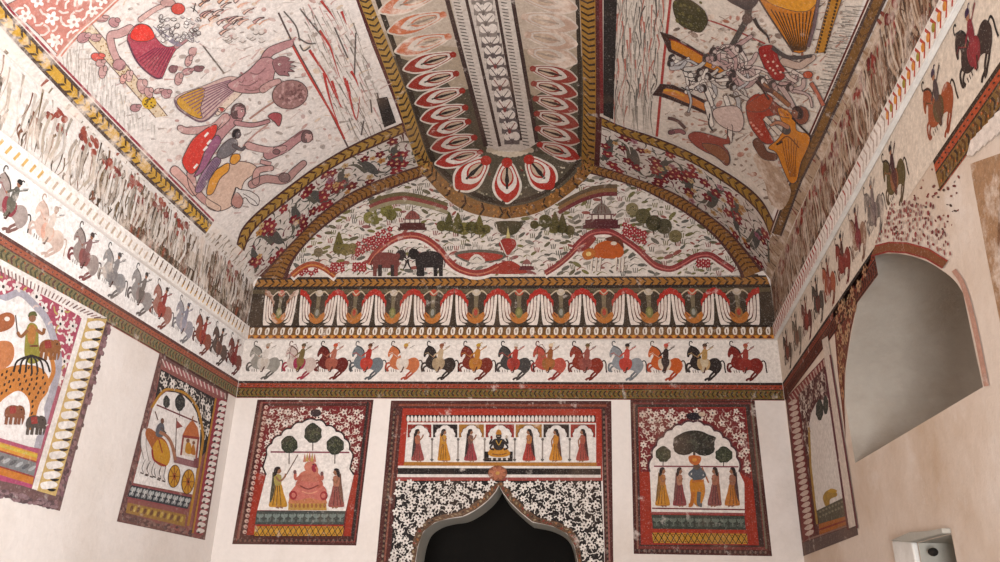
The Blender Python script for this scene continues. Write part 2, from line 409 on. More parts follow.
tl = trim('trim_2', LEFT, YF, YL - .001, CZ0, CZ1, CD, M['plaster'])
tr = trim('trim_3', RIGHT, YF, YR - .001, CZ0, CZ1, CD, M['white'])

# ---------------------------------------------------------------- light: daylight through the two doorways out of the picture
def area(name, loc, target, sx, sy, power, col):
    l = bpy.data.lights.new(name, 'AREA'); l.shape = 'RECTANGLE'; l.size = sx; l.size_y = sy; l.energy = power; l.color = col
    o = bpy.data.objects.new(name, l); COL.objects.link(o); o.location = loc
    o.rotation_euler = (Vector(target) - Vector(loc)).to_track_quat('-Z', 'Y').to_euler(); return o
lr_ = area('daylight_right_doorway', (XR + .02, .55, 1.2), (XL, 2.5, 4.5), 1.8, 2.2, LR, (.97, .98, 1))
lr_.data.spread = 2.1
area('daylight_front_doorway', (.0, YF - .02, 1.1), (-.8, 3, 3.4), .9, 1.8, LF, (.97, .98, 1))
w = bpy.data.worlds.new('sky'); bpy.context.scene.world = w; w.use_nodes = True
bg = w.node_tree.nodes['Background']; bg.inputs[0].default_value = (.85, .92, 1, 1); bg.inputs[1].default_value = 1.0
sc = bpy.context.scene
sc.view_settings.view_transform = 'Standard'; sc.view_settings.look = 'None'; sc.view_settings.gamma = 1; sc.view_settings.use_curve_mapping = False
sc.view_settings.exposure = EXPO
sc.cycles.max_bounces = 8; sc.cycles.diffuse_bounces = 6
# ---------------------------------------------------------------- painted figures
def hook(p, x, y, s, c, w=.018):
    p.line([(x, y), (x - .01 * s, y + .06), (x + .03 * s, y + .11), (x + .07 * s, y + .10), (x + .075 * s, y + .075)], w, c, None, True)
def draw_horse(p, c, mane, saddle, leg):
    P = p.poly
    p.line([(.84, .50), (.905, .53), (.945, .46), (.945, .33), (.955, .22)], .032, mane, 2, True)                       # tail
    p.line([(.78, .28), (.70, .17), (.62, .10), (.57, .05), (.51, .03)], .05, leg, 2, True); p.line([(.70, .27), (.58, .15), (.55, .09), (.47, .06), (.43, .02)], .05, leg, 2, True)
    p.line([(.14, .46), (.05, .45), (.015, .38), (.02, .28), (.06, .25)], .05, leg, 2, True); p.line([(.18, .40), (.09, .36), (.06, .30), (.09, .23)], .045, leg, 2, True)
    P([(.05, .63), (.045, .72), (.08, .83), (.13, .90), (.155, .94), (.18, .90), (.25, .90), (.33, .82), (.37, .68), (.42, .57), (.55, .545), (.68, .60), (.79, .59), (.86, .50), (.88, .40), (.84, .29), (.77, .21), (.69, .20), (.62, .27), (.50, .30), (.36, .28), (.24, .30), (.15, .36), (.10, .45), (.12, .55), (.17, .64), (.16, .70), (.11, .67), (.09, .62)], c, 3, True, 3)
    p.line([(.15, .92), (.24, .88), (.33, .80), (.37, .68)], .03, mane, 4, True)
    p.ell(.10, .79, .014, .014, mane, 4, 0, 6); p.line([(.07, .70), (.17, .74)], .014, saddle, 4); p.line([(.16, .72), (.32, .60)], .013, saddle, 4)
    p.line([(.13, .92), (.12, .97), (.135, 1.03), (.18, 1.04), (.20, 1.0)], .026, mane, 2, True)
    P([(.30, .56), (.42, .59), (.56, .57), (.60, .44), (.52, .29), (.36, .29), (.28, .40)], saddle, 4, True, 3)
    for t in (.16, .22, .28): p.line([(t, .29), (t + .01, .22)], .016, '#3a2a24', 2)
def draw_rider(p, coat, skirt, turban, skin='#9a6a50', lance=True, bow=False):
    p.poly([(.38, .60), (.52, .60), (.56, .50), (.53, .40), (.46, .30), (.40, .24), (.36, .26), (.40, .36), (.36, .48)], skirt, 5, True, 3)
    p.poly([(.41, .57), (.52, .57), (.55, .70), (.54, .82), (.47, .84), (.42, .76)], coat, 6, True, 3)
    p.line([(.45, .76), (.37, .70), (.31, .64)], .04, coat, 6, True); p.ell(.30, .635, .02, .02, skin, 6, 0, 6)
    p.ell(.495, .885, .045, .052, skin, 6, 0, 10); p.poly([(.44, .91), (.46, .97), (.53, .985), (.56, .93), (.54, .895), (.48, .90)], turban, 7, True, 3)
    p.line([(.53, .96), (.57, 1.0), (.60, .985)], .02, turban, 6, True)
    if lance: p.line([(.53, .78), (.62, .84), (.71, .90)], .022, coat, 5); p.line([(.60, .86), (.72, .93)], .012, '#4a3a30', 5)
    p.line([(.48, .36), (.43, .22), (.39, .22)], .035, '#4a2a22', 6)
    if bow:
        p.line([(.16, .55), (.15, .75), (.20, .92), (.30, .96)], .014, '#5a3a2a', 6, True); p.line([(.24, .60), (.33, .66), (.36, .8), (.28, .95)], .014, '#7a5a4a', 6, True)
def horseman(parent, surf, u, z, h, horse, rider, label, flip=False, wear='mid', bow=False):
    """one painted horseman = a part of the frieze; horse and rider are its sub-parts"""
    w = h; fr = (lambda x, y: (u + w * (.5 - x), z + h * y)) if flip else (lambda x, y: (u + w * (x - .5), z + h * y))
    hp = Paint(surf); draw_horse(Pen(hp, fr), *horse); ho = hp.build('horseman', wear, parent)
    rp = Paint(surf); draw_rider(Pen(rp, fr), *rider, bow=bow); rp.build('rider', wear, ho)
    if label: ho['label'] = label
    return ho
def stripe(surf, u0, u1, z0, z1, c, paint, l=1):
    Pen(paint).rect(u0, z0, u1, z1, c, l) if False else Pen(paint, None, l).poly([(u0, z0), (u1, z0), (u1, z1), (u0, z1)], c)

FZ0, FZ1 = 3.308, 3.655
def frieze(surf, u0, u1, label, mat='mid', white='#d9d1c9'):
    p = Paint(surf, .001); stripe(surf, u0, u1, FZ0, FZ1, white, p)
    o = p.build('horse_frieze', mat); tag(o, label, 'painted frieze', 'painted friezes of horsemen'); return o
fb = frieze(BACK, UL + .004, UR - .004, 'white painted frieze of horsemen riding left across the far wall above the doorway', 'fine')
B = lambda x: BACK.uv(x, 362)[0]
G, WH, RD, MR, OC, BK, GB, OR, TN, OL = '#8b8a84', '#cfc6bd', '#a8332a', '#6e231c', '#b27a2c', '#2b2321', '#6f7478', '#b8602f', '#a98a68', '#6f5f3a'
spec = [
    (266, ('#8a857c', '#4b453f', '#b9b0a6', '#55504a'), ('#c9bfb5', '#b8ac9f', '#a0907f'), 'faded grey horse with a pale rider', 0),
    (302, ('#b9a79d', '#5a3a30', '#8c2c45', '#8c2c3c'), ('#6a5a36', '#7a5f35', '#5a4a34'), 'white and crimson horse with an archer in olive', 1),
    (334, ('#5c1d17', '#231815', '#8f4c3c', '#5c1d17'), ('#a0604c', '#94503f', '#b3492c'), 'maroon horse with a rider in dusty pink', 0),
    (369, ('#666c70', '#3a3a3c', '#a8392c', '#4c4f52'), ('#9a2d24', '#a8392c', '#5d3a28'), 'slate grey horse with a rider in red', 0),
    (405, ('#b2643c', '#3a2a24', '#c9b8a8', '#9a3f2a'), ('#d6cdc4', '#cbc0b5', '#b08a3c'), 'orange horse with a rider in white', 0),
    (441, ('#29201d', '#15110f', '#9a8468', '#29201d'), ('#b09a7c', '#a08a6c', '#7a4a34'), 'black horse with a rider in tan', 0),
    (478, ('#6d2719', '#2a1a15', '#a86f2a', '#5d2016'), ('#a86f2a', '#a0642a', '#a8862c'), 'brown horse with a rider in ochre', 0),
    (516, ('#3c3836', '#1c1818', '#9c372c', '#3c3432'), ('#9c372c', '#8c3028', '#c0b6aa'), 'charcoal horse with a rider in red', 0),
    (551, ('#a54a3c', '#5a2a22', '#8a5a2e', '#84302a'), ('#8a5230', '#9a5c30', '#c9b090'), 'red and white horse with an archer in brown', 1),
    (588, ('#7c2c1c', '#2a1815', '#8a463c', '#6a2418'), ('#8a4a40', '#7c423a', '#5a4a2c'), 'russet horse with a rider in mauve', 0),
    (628, ('#84878a', '#4a4a4c', '#a83a2e', '#6a6d70'), ('#b0443a', '#a83a2e', '#2c2420'), 'pale grey horse with a rider in red and white', 0),
    (667, ('#b0521f', '#3a2a20', '#c6b29c', '#97391f'), ('#352824', '#3a2c28', '#b04a3a'), 'bright orange horse with a rider in black', 0),
    (706, ('#2a211e', '#15110f', '#a88a60', '#2a211e'), ('#a8854f', '#b8a88c', '#4a3428'), 'black horse with a rider in ochre coat', 0),
    (747, ('#72221a', '#301a16', '#7f2a20', '#5c1c17'), ('#8c3a30', '#7c2a22', '#a0503c'), 'dark red horse with a rider in red', 0)]
for x, hc, rc, lb, bow in spec: horseman(fb, BACK, B(x), FZ0 + .008, .315, hc, rc, lb, wear='fine', bow=bool(bow))

fl = frieze(LEFT, 1.2, YL - .004, 'bleached white frieze of horsemen along the left-hand wall', 'mid', '#ece8e4')
Lc = [('#a2948e', '#4a403c', '#8c4048', '#7c5a54'), ('#cdb5a8', '#b59a8c', '#d2a08c', '#c8b0a4'), ('#9a8c86', '#554a46', '#8a5450', '#7a4444'), ('#8e8c8c', '#5a5654', '#8a8684', '#6c6866'), ('#94908e', '#4c4846', '#8a7c78', '#6a6260'), ('#a07468', '#5a4a44', '#96483c', '#7c4a40'), ('#9c9aa0', '#5c5a5c', '#b4a8a8', '#7c7a7c'), ('#8a5244', '#3c302c', '#a04a38', '#6a3a32'), ('#5f4f48', '#2c2422', '#7c5a4c', '#4a3c36'), ('#6f3c36', '#33211e', '#7c302c', '#5a2a28'), ('#7a6a60', '#3a302c', '#8c4a3a', '#5a4a42')]
Lr = [('#5c5a52', '#6a665a', '#2c2826'), ('#d2c4ba', '#ccb4a4', '#b09c90'), ('#8a6a68', '#7c5250', '#4a3c3a'), ('#8a8686', '#7c7878', '#5a5454'), ('#75706c', '#6a6460', '#4a4440'), ('#8c3c38', '#9c4a40', '#4a3c38'), ('#8a8894', '#9a98a4', '#5c5a66'), ('#94403a', '#8a3a34', '#4c3a34'), ('#5a4640', '#6a4a42', '#2c2422'), ('#84302e', '#7a2c2c', '#4a2a28'), ('#8a6a50', '#7a5a48', '#4a3a30')]
nm = ['grey horse with a rider in dark grey', 'nearly erased pale horse and rider', 'dun horse with a rider in mauve', 'ashen horse and rider', 'grey horse with a slate rider', 'pink brown horse with a rider in red', 'pale lilac grey horse and rider', 'brown horse with a rider in red', 'dark brown horse and rider', 'maroon horse and rider nearest the corner', 'dun horse with tan rider']
for i, x in enumerate([(17, 190), (54, 217), (90, 243), (117, 265), (143, 290), (164, 303), (186, 317), (205, 329), (221, 341), (236, 352)]):
    horseman(fl, LEFT, LEFT.uv(*x)[0], FZ0 + .01, .31, Lc[i], Lr[i], nm[i], wear='old' if i in (1, 3) else 'mid')
frr = frieze(RIGHT, 1.2, YR - .004, 'buff weathered frieze of horsemen along the right-hand wall above the blank niche', 'mid', '#d6c8b8')
Rc = [('#4a3a30', '#2c221e', '#7a3a2a', '#4a3a30'), ('#6c6458', '#3a342e', '#8a5a48', '#5c544a'), ('#5c2a24', '#2c1c18', '#7a3028', '#5a2a24'), ('#4c443c', '#2a2420', '#6a3028', '#4a4038'), ('#9a4a2c', '#3a2a22', '#8a3c28', '#7a3c2a'), ('#7c3026', '#3c221c', '#8a3a30', '#6a2a22'), ('#8c6a54', '#54342c', '#7a2c2c', '#7a5a4a'), ('#6a605a', '#443c38', '#8a7a72', '#5c5450'), ('#5a4c2c', '#3a2c22', '#8a5a3c', '#5c4a34'), ('#94461f', '#3a2a20', '#54401f', '#8a3f22'), ('#3a2a24', '#201815', '#7c2c30', '#33261f')]
Rr_ = [('#6a3a2c', '#7a3c2c', '#2c221e'), ('#5c4a3c', '#6a4c3c', '#3a2c26'), ('#7c3c30', '#8a3c30', '#3a2a26'), ('#4a3a34', '#5c3a30', '#2c2220'), ('#7c2c24', '#8a3428', '#3a2624'), ('#54342c', '#7a3028', '#34282a'), ('#6c2c30', '#7a3438', '#4a3438'), ('#7a6a66', '#6c5c5a', '#4c4444'), ('#4a2c2c', '#5a342c', '#302424'), ('#3c3034', '#54361f', '#3a2a40'), ('#7c2830', '#8a2c30', '#3a2440')]
rn = ['dark brown horse by the far corner', 'grey horse with a brown rider', 'maroon horse with a red rider', 'charcoal horse and rider', 'orange brown horse with a red rider', 'red brown horse with a crimson rider', 'rubbed tan horse with a wine coloured rider', 'faded grey horse and rider', 'olive horse with rider in dark plum', 'burnt orange horse with a dark rider', 'black horse with a crimson rider']
for i, x in enumerate([(788, 347), (797, 328), (807, 313), (818, 294), (829, 274), (843, 250), (858, 226), (874, 200), (893, 160), (938, 92), (974, 36)]):
    horseman(frr, RIGHT, RIGHT.uv(*x)[0], FZ0 + .01, .31, Rc[i], Rr_[i], rn[i], True, 'old' if i in (6, 7) else 'mid')

# ---------------------------------------------------------------- striped border under the friezes
def border(surf, u0, u1, mat, label, cs, step=.036):
    p = Paint(surf, .001); a = Pen(p)
    dk, red, ol, gr, r2 = cs
    a.rect(u0, 3.168, u1, 3.308, red, 1); a.rect(u0, 3.288, u1, 3.308, dk, 2); a.rect(u0, 3.18, u1, 3.252, ol, 2); a.rect(u0, 3.246, u1, 3.254, dk, 3); a.rect(u0, 3.172, u1, 3.18, dk, 3)
    o = p.build('striped_border', mat); tag(o, label, 'painted border', 'striped borders under the horsemen')
    q = Paint(surf, .0035); b = Pen(q); n = int((u1 - u0) / step)
    for i in range(n):
        u = u0 + i * step
        for s in (1, -1): b.poly([(u, 3.213), (u + .012, 3.213), (u + .028, 3.213 + s * .024), (u + .014, 3.213 + s * .024)], gr if i % 3 else dk, 1)
        b.ell(u + .03, 3.213 + .018 * (i % 2 * 2 - 1), .006, .006, r2, 1, 0, 6)
    q.build('chevron_row', mat, o)
    q = Paint(surf, .0035); b = Pen(q)
    for i in range(n): b.ell(u0 + i * step + .02, 3.27, .009, .004, dk, 1, .4, 6)
    q.build('dash_row', mat, o); return o
border(BACK, UL + .004, UR - .004, 'mid', 'red and olive striped border under the horsemen of the far wall', ('#2f211c', '#8e3a24', '#6d5726', '#3c2f20', '#8a3a20'))
border(LEFT, 1.2, YL - .004, 'mid', 'brown and olive striped border running down the left-hand wall', ('#5a3c38', '#9a5640', '#7c7150', '#4a4a38', '#a85c34'))
# right wall: the border is broken by the crown of the niche
RB = ('#2c1e18', '#7c3520', '#6a3020', '#3c2218', '#7a3a1c')
border(RIGHT, RIGHT.uv(874, 250)[0], YR - .004, 'mid', 'dark red striped border between the far corner and the blank niche', RB)
border(RIGHT, 1.2, RIGHT.uv(936, 172)[0], 'mid', 'orange and olive striped border at the upper right, nearer than the niche', ('#3c2a1c', '#a84a28', '#7c5a2c', '#5a3a1c', '#b8642c'))

# ---------------------------------------------------------------- painted faces of the cornices
def beads(trimo, surf, u0, u1, kind):
    s2 = off(surf, CD); p = Paint(s2, .002); a = Pen(p); R = random.Random(3)
    if kind == 'back':
        a.rect(u0, CZ0, u1, CZ1, '#6a4a28', 1); a.rect(u0, CZ1 - .012, u1, CZ1, '#241b16', 2); a.rect(u0, CZ0, u1, CZ0 + .032, '#a86a28', 2)
        n = int((u1 - u0) / .064)
        for i in range(n):
            u = u0 + (i + .5) * .064
            a.poly([(u - .018, CZ0 + .036), (u - .022, CZ0 + .07), (u - .01, CZ1 - .016), (u + .01, CZ1 - .016), (u + .014, CZ0 + .07), (u + .006, CZ0 + .036)], '#d8cdbf', 3, True, 3); a.line([(u - .005, CZ0 + .045), (u - .006, CZ1 - .03)], .008, '#5a3422', 4)
            a.poly([(u - .022, CZ0 + .004), (u, CZ0 + .03), (u + .022, CZ0 + .004)], '#5a2a1a' if i % 2 else '#3c2a1c', 3)
            a.ell(u + .03, CZ0 + .017, .012, .012, '#c98a34', 3, 0, 8)
        nm = 'petal_row'
    elif kind == 'right':
        a.rect(u0, CZ0, u1, CZ1, '#e6ded6', 1)
        n = int((u1 - u0) / .058)
        for i in range(n):
            u = u0 + i * .058; far = u > 4.6; mid = 3.2 < u <= 4.6
            c = '#a03a30' if far else ('#b9a69a' if mid and R.random() < .7 else '#a8483c') if u > 3.0 else '#b04434'
            m = (CZ0 + CZ1) / 2
            w = .02 if far else .014; a.line([(u + .03, m + .046), (u, m), (u + .03, m - .046)], w, c, 2)
            if u < 3.2: a.ell(u + .022, m, .018, .02, '#d08a3c' if i % 3 else '#9a8a34', 2, 0, 8)
        nm = 'chevron_row'
    else:
        a.rect(u0, CZ0, u1, CZ1, '#ece6df', 1)
        n = int((u1 - u0) / .06)
        for i in range(n):
            u = u0 + i * .06; m = (CZ0 + CZ1) / 2; c = '#cfa868' if (u < 3.3 or u > 4.7) else '#c4b09c'
            a.poly([(u, CZ0 + .02), (u + .016, CZ0 + .018), (u + .04, m + .018), (u + .024, m + .022)], c, 2)
            if u > 4.3: a.line([(u + .015, CZ0 + .04), (u + .035, CZ1 - .012)], .01, '#5a4030', 3)
        nm = 'tick_row'
    o = p.build(nm, 'mid', trimo); return o
beads(tb, BACK, UL + .035, UR - .035, 'back'); beads(tl, LEFT, 1.2, YL - .035, 'left'); beads(tr, RIGHT, 1.2, YR - .035, 'right')

# ---------------------------------------------------------------- lotus frieze of the far wall
LZ0, LZ1, RZ1 = 3.765, 4.115, 4.215
p = Paint(BACK, .001); a = Pen(p); a.rect(UL + .004, LZ0, UR - .004, LZ1, '#3c3126', 1); a.rect(UL + .004, LZ1 - .05, UR - .004, LZ1, '#5a4d38', 2); a.rect(UL + .004, LZ1 - .012, UR - .004, LZ1, '#2a201a', 3); a.rect(UL + .004, LZ0, UR - .004, LZ0 + .012, '#2a201a', 3)
lo = tag(p.build('lotus_frieze', 'mid'), 'dark painted frieze of red tipped white lotuses across the far wall', 'painted frieze')
lx = [(B0, None) for B0 in (0,)]
cent = [280, 318, 355, 393, 433, 476, 519, 561, 604, 649, 693, 738]
Lu = [BACK.uv(c, 306)[0] for c in cent]
for i, u in enumerate(Lu):
    w = .285 if i == 0 else Lu[i] - Lu[i - 1]; hw = w * .5
    p = Paint(BACK, .0025); red = '#a02a20' if i not in (0,) else '#8a5a40'; hgt = LZ1 - LZ0
    fr = lambda x, y: (u + x * hw, LZ0 + .012 + y * (hgt - .02)); q = Pen(p, fr)
    for s in (-1, 1):
        # red crest at the joint with the next lotus, white plumes curling down to the heart, ochre cup
        q.poly([(s * x, y) for x, y in ((1, .99), (.86, .96), (.70, .93), (.62, .86), (.50, .83), (.46, .72), (.36, .66), (.38, .50), (.44, .56), (.5, .64), (.62, .68), (.72, .78), (.84, .80), (1, .84))], red, 2, True, 3)
        for k, pl in enumerate((((.97, .76), (.93, .82), (.85, .76), (.81, .42), (.72, .14), (.44, .03), (.74, .015), (.85, .04), (.92, .3)), ((.80, .74), (.75, .78), (.68, .68), (.665, .42), (.58, .2), (.36, .09), (.6, .1), (.73, .2), (.79, .45)), ((.65, .67), (.60, .71), (.535, .58), (.515, .4), (.44, .24), (.27, .15), (.47, .18), (.58, .28), (.645, .46)), ((.51, .57), (.46, .60), (.40, .47), (.36, .32), (.22, .22), (.40, .24), (.49, .38)))):
            q.poly([(s * x, y) for x, y in pl], '#dccfc4' if k % 2 == 0 else '#d3c5b9', 3, True, 3); q.line([(s * (pl[2][0] - .015), pl[2][1]), (s * (pl[3][0] - .015), pl[3][1]), (s * (pl[4][0] - .02), pl[4][1])], .03, '#6a2822' if k else '#4a2a22', 4, True)
    q.poly([(-.42, .26), (-.30, .12), (0, .05), (.30, .12), (.42, .26), (.36, .36), (.2, .30), (0, .26), (-.2, .30), (-.36, .36)], '#a8682e', 4, True, 3)
    q.ell(0, .34, .17, .15, ('#6a6a3c', '#5c5440', '#84603a')[i % 3], 5); q.ell(0, .35, .09, .09, ('#8a8450', '#8c8a80', '#a04030')[i % 3], 6)
    q.poly([(-.08, .48), (.08, .48), (.12, .85), (-.12, .85)], '#6f624c', 3); q.ell(0, .88, .2, .09, '#b8ab9c' if i % 2 else '#a8452e', 5)
    q.line([(-.5, .80), (-.2, .92), (0, .83), (.25, .93), (.5, .82)], .04, '#b5a48c', 5, True)
    o = p.build('lotus', 'mid' if i else 'old', lo)
# ochre rope above the lotuses
p = Paint(BACK, .001); st = Strip(BACK, [(UL + .006, LZ1), (UR - .006, LZ1)], [(UL + .03, RZ1 - .005), (UR - .03, RZ1 - .005)], False, 40); rope(p, st, .06, '#94642a', '#33231a', '#2c211b', dirn=1, ew=.17)
tag(p.build('rope_border', 'mid'), 'straight ochre rope border between the lotus frieze and the landscape lunette', 'painted border')
# ---------------------------------------------------------------- mural panels
class Mural:
    """a painted panel: its ground is the root mesh, every figure on it a part"""
    def __init__(s, name, surf, frame, label, cat='mural', group=None, mat='mid', base=.001):
        s.S = surf; s.f = frame; s.name = name; s.args = (label, cat, group); s.mat = mat; s.base = base; s.g = Paint(surf, base); s.root = None
    def ground(s): return Pen(s.g, s.f)
    def done(s): s.root = tag(s.g.build(s.name, s.mat), *s.args); return s
    def part(s, name, fn, mat=None, lift=.003, parent=None, label=None):
        s.k = getattr(s, 'k', 0) + 1; p = Paint(s.S, s.base + lift + (0 if name in ('faded_marks', 'grey_streaks') else min(s.k, 24) * .0002)); fn(Pen(p, s.f)); o = p.build(name, mat or s.mat, parent or s.root)
        if label: o['label'] = label
        return o
def tree(p, x, y, rx, ry, foot, c='#2f3226', hi='#4a4c36', seed=0):
    R = random.Random(seed); p.line([(x, y), (x - 1, foot)], rx * .12, '#4a3a30', 1)
    pts = []
    for k in range(16):
        a = 2 * math.pi * k / 16; q = 1 + .08 * (k % 2) + R.uniform(-.05, .05); top = 1.12 if abs(a - 1.5 * math.pi) < .3 else 1
        pts.append((x + rx * q * math.cos(a), y + ry * q * top * math.sin(a)))
    p.poly(pts, c, 2, True, 3)
    for _ in range(26):
        a, d = R.uniform(0, 6.3), R.uniform(0, .82); p.ell(x + rx * d * math.cos(a), y + ry * d * math.sin(a), rx * .13, ry * .09, hi, 3, R.uniform(0, 3), 6)
def woman(p, x, top, bot, w, skirt, bodice, shawl, face=1, skin='#8a6048', arms='carry', stripe='#3c2a24'):
    """standing attendant in a flared skirt; x centre, top and bottom in y-down units, face 1 = looks right"""
    h = bot - top; X = lambda a: x + a * w * face; Y = lambda b: top + b * h
    p.poly([(X(-.18), Y(.40)), (X(.16), Y(.40)), (X(.30), Y(.62)), (X(.50), Y(.93)), (X(.2), Y(.97)), (X(-.25), Y(.97)), (X(-.52), Y(.93)), (X(-.34), Y(.65))], skirt, 2, True, 3)
    for k in (-.3, -.08, .16): p.line([(X(k * .4), Y(.45)), (X(k), Y(.93))], w * .035, stripe, 3)
    p.poly([(X(-.30), Y(.12)), (X(-.20), Y(.20)), (X(-.16), Y(.45)), (X(-.30), Y(.75)), (X(-.46), Y(.86)), (X(-.42), Y(.6)), (X(-.34), Y(.35))], shawl, 3, True, 3)
    p.poly([(X(-.2), Y(.19)), (X(.15), Y(.19)), (X(.18), Y(.32)), (X(.14), Y(.43)), (X(-.18), Y(.43))], bodice, 4, True, 3)
    p.ell(X(.02), Y(.09), abs(w) * .15, h * .075, skin, 5); p.poly([(X(-.20), Y(.03)), (X(.02), Y(-.01)), (X(.14), Y(.03)), (X(.0), Y(.07)), (X(-.08), Y(.18)), (X(-.24), Y(.22))], '#2c2220', 6, True, 3)
    p.poly([(X(.15), Y(.08)), (X(.21), Y(.10)), (X(.15), Y(.12))], skin, 5)
    if arms == 'carry': p.line([(X(-.12), Y(.23)), (X(.1), Y(.34)), (X(.36), Y(.24)), (X(.42), Y(.16))], abs(w) * .1, skin, 6, True)
    elif arms == 'fold': p.line([(X(-.15), Y(.23)), (X(.02), Y(.36)), (X(.2), Y(.27))], abs(w) * .1, skin, 6, True)
    else: p.line([(X(.1), Y(.22)), (X(.3), Y(.36)), (X(.26), Y(.55))], abs(w) * .1, skin, 6, True)
    p.line([(X(-.12), Y(.96)), (X(.05), Y(.99))], w * .1, skin, 3); p.line([(X(.1), Y(.96)), (X(.26), Y(.99))], w * .1, skin, 3)
def scallop(pts, depth, centre):
    """cusped (multifoil) arch line through the given cusps"""
    out = []
    for a, b in zip(pts, pts[1:]):
        m = ((a[0] + b[0]) / 2, (a[1] + b[1]) / 2); d = (m[0] - centre[0], m[1] - centre[1]); L = math.hypot(*d) or 1
        c = (m[0] + d[0] / L * depth, m[1] + d[1] / L * depth)
        for k in range(6):
            t = k / 6; out.append(((1 - t) ** 2 * a[0] + 2 * t * (1 - t) * (2 * c[0] - m[0]) + t * t * b[0], (1 - t) ** 2 * a[1] + 2 * t * (1 - t) * (2 * c[1] - m[1]) + t * t * b[1]))
    out.append(pts[-1]); return out
def criss(p, x0, y0, x1, y1, n, bg, fg, dot):
    p.poly([(x0, y0), (x1, y0), (x1, y1), (x0, y1)], bg, 1); s = (x1 - x0) / n; w = s * .14
    for i in range(n):
        a = x0 + i * s; p.line([(a, y0), (a + s, y1)], w, fg, 2); p.line([(a + s, y0), (a, y1)], w, fg, 2); p.ell(a + s / 2, y0 + (y1 - y0) * .16, s * .14, s * .12, dot, 3, 0, 6); p.ell(a + s / 2, y1 - (y1 - y0) * .16, s * .14, s * .12, dot, 3, 0, 6)
def leafband(p, x0, y0, x1, y1, n, bg, fg, fg2):
    p.poly([(x0, y0), (x1, y0), (x1, y1), (x0, y1)], bg, 1); s = (x1 - x0) / n; h = y1 - y0
    for i in range(n):
        a = x0 + (i + .5) * s; m = (y0 + y1) / 2
        for k in (-1, 1):
            p.ell(a + k * s * .22, m - h * .14, s * .2, h * .17, fg, 2, k * .7, 8); p.ell(a + k * s * .2, m + h * .22, s * .18, h * .13, fg2, 2, -k * .6, 8)
        p.ell(a, m, s * .1, h * .34, fg, 3, 0, 8)
def uvpoly(f, pts): return [f(*q) for q in pts]

# --- far wall, left of the doorway: four-armed figure enthroned
m = Mural('mural_panel', BACK, crop(BACK, 230, 395, .2757), 'mural of a pink enthroned figure under three dark trees, left of the doorway', 'mural', 'arched mural panels')
g = m.ground()
g.poly([(100, 17), (521, 17), (458, 546), (8, 541)], '#46231f', 1)
g.line([(112, 28), (24, 528), (452, 533), (510, 28), (112, 28)], 5, '#7a3a34', 2); g.poly([(124, 40), (494, 40), (438, 512), (58, 508)], '#6a211d', 3)
for k in range(58):   # mottled dots in the dark border
    t = k / 57; g.ell(110 - t * 86 + 6, 30 + t * 495, 4, 6, '#7d5548', 3, 0, 6); g.ell(508 - t * 56 - 8, 30 + t * 495, 4, 6, '#2a2422', 3, 0, 6)
for k in range(50): g.ell(30 + k * 8.4, 528, 4, 5, '#6a4a40' if k % 2 else '#2f2422', 3, 0, 6)
m.done(); R = random.Random(5)
arch = [(128, 288), (116, 252), (134, 215), (152, 176), (186, 146), (222, 122), (262, 100), (314, 92), (350, 112), (386, 132), (416, 158), (434, 198), (442, 240), (436, 272), (452, 292)]
arch = scallop(arch[2:13], 9, (285, 260)); arch = [(132, 290), (120, 262)] + arch + [(436, 268), (450, 290)]
def pillars(p):
    p.poly([(96, 282), (130, 282), (96, 508), (62, 508)], '#8f2f1e', 1)
    for k in range(24):
        t = k / 23; p.ell(132 - t * 78, 45 + t * 452, 8, 8, '#b89a8c', 2, 0, 7); p.ell(134 - t * 78, 47 + t * 452, 3, 3, '#7a2a2c', 3, 0, 6)
m.part('pillar', pillars); m.part('pillar', lambda p: p.poly([(442, 290), (466, 290), (438, 512), (414, 512)], '#8f2f1e', 1))
def spand(p):
    p.poly([(134, 44), (488, 44), (462, 290), (452, 290)] + arch[::-1] + [(104, 286)], '#6a1e20', 1)
    tangle(p.p, uvpoly(m.f, [(142, 50), (482, 50), (466, 268), (452, 262)] + [(x, y - 6) for x, y in arch[::-1]] + [(112, 270)]), .043, R, ['#d6c9bf', '#cbbcb0'], '#2a1c20', ['#b9a69a', '#a88a80', '#c4b4a8'], 2, .62, .4, .006)
    p.line(arch, 6, '#2c1c1c', 4); p.ell(312, 66, 20, 14, '#2a2026', 5)
m.part('spandrel', spand)
def field(p):
    p.poly(arch + [(420, 421), (100, 418)], '#ddd5ce', 1); p.line([(148, 207), (434, 209)], 6, '#7c4650', 2)
m.part('white_field', field, 'fine')
for i, (x, y, rx, ry, ft) in enumerate(((216, 181, 29, 30, 252), (302, 140, 31, 34, 203), (382, 184, 30, 32, 250))): m.part('tree', lambda p: tree(p, x, y, rx, ry, ft, seed=i), lift=.0045)
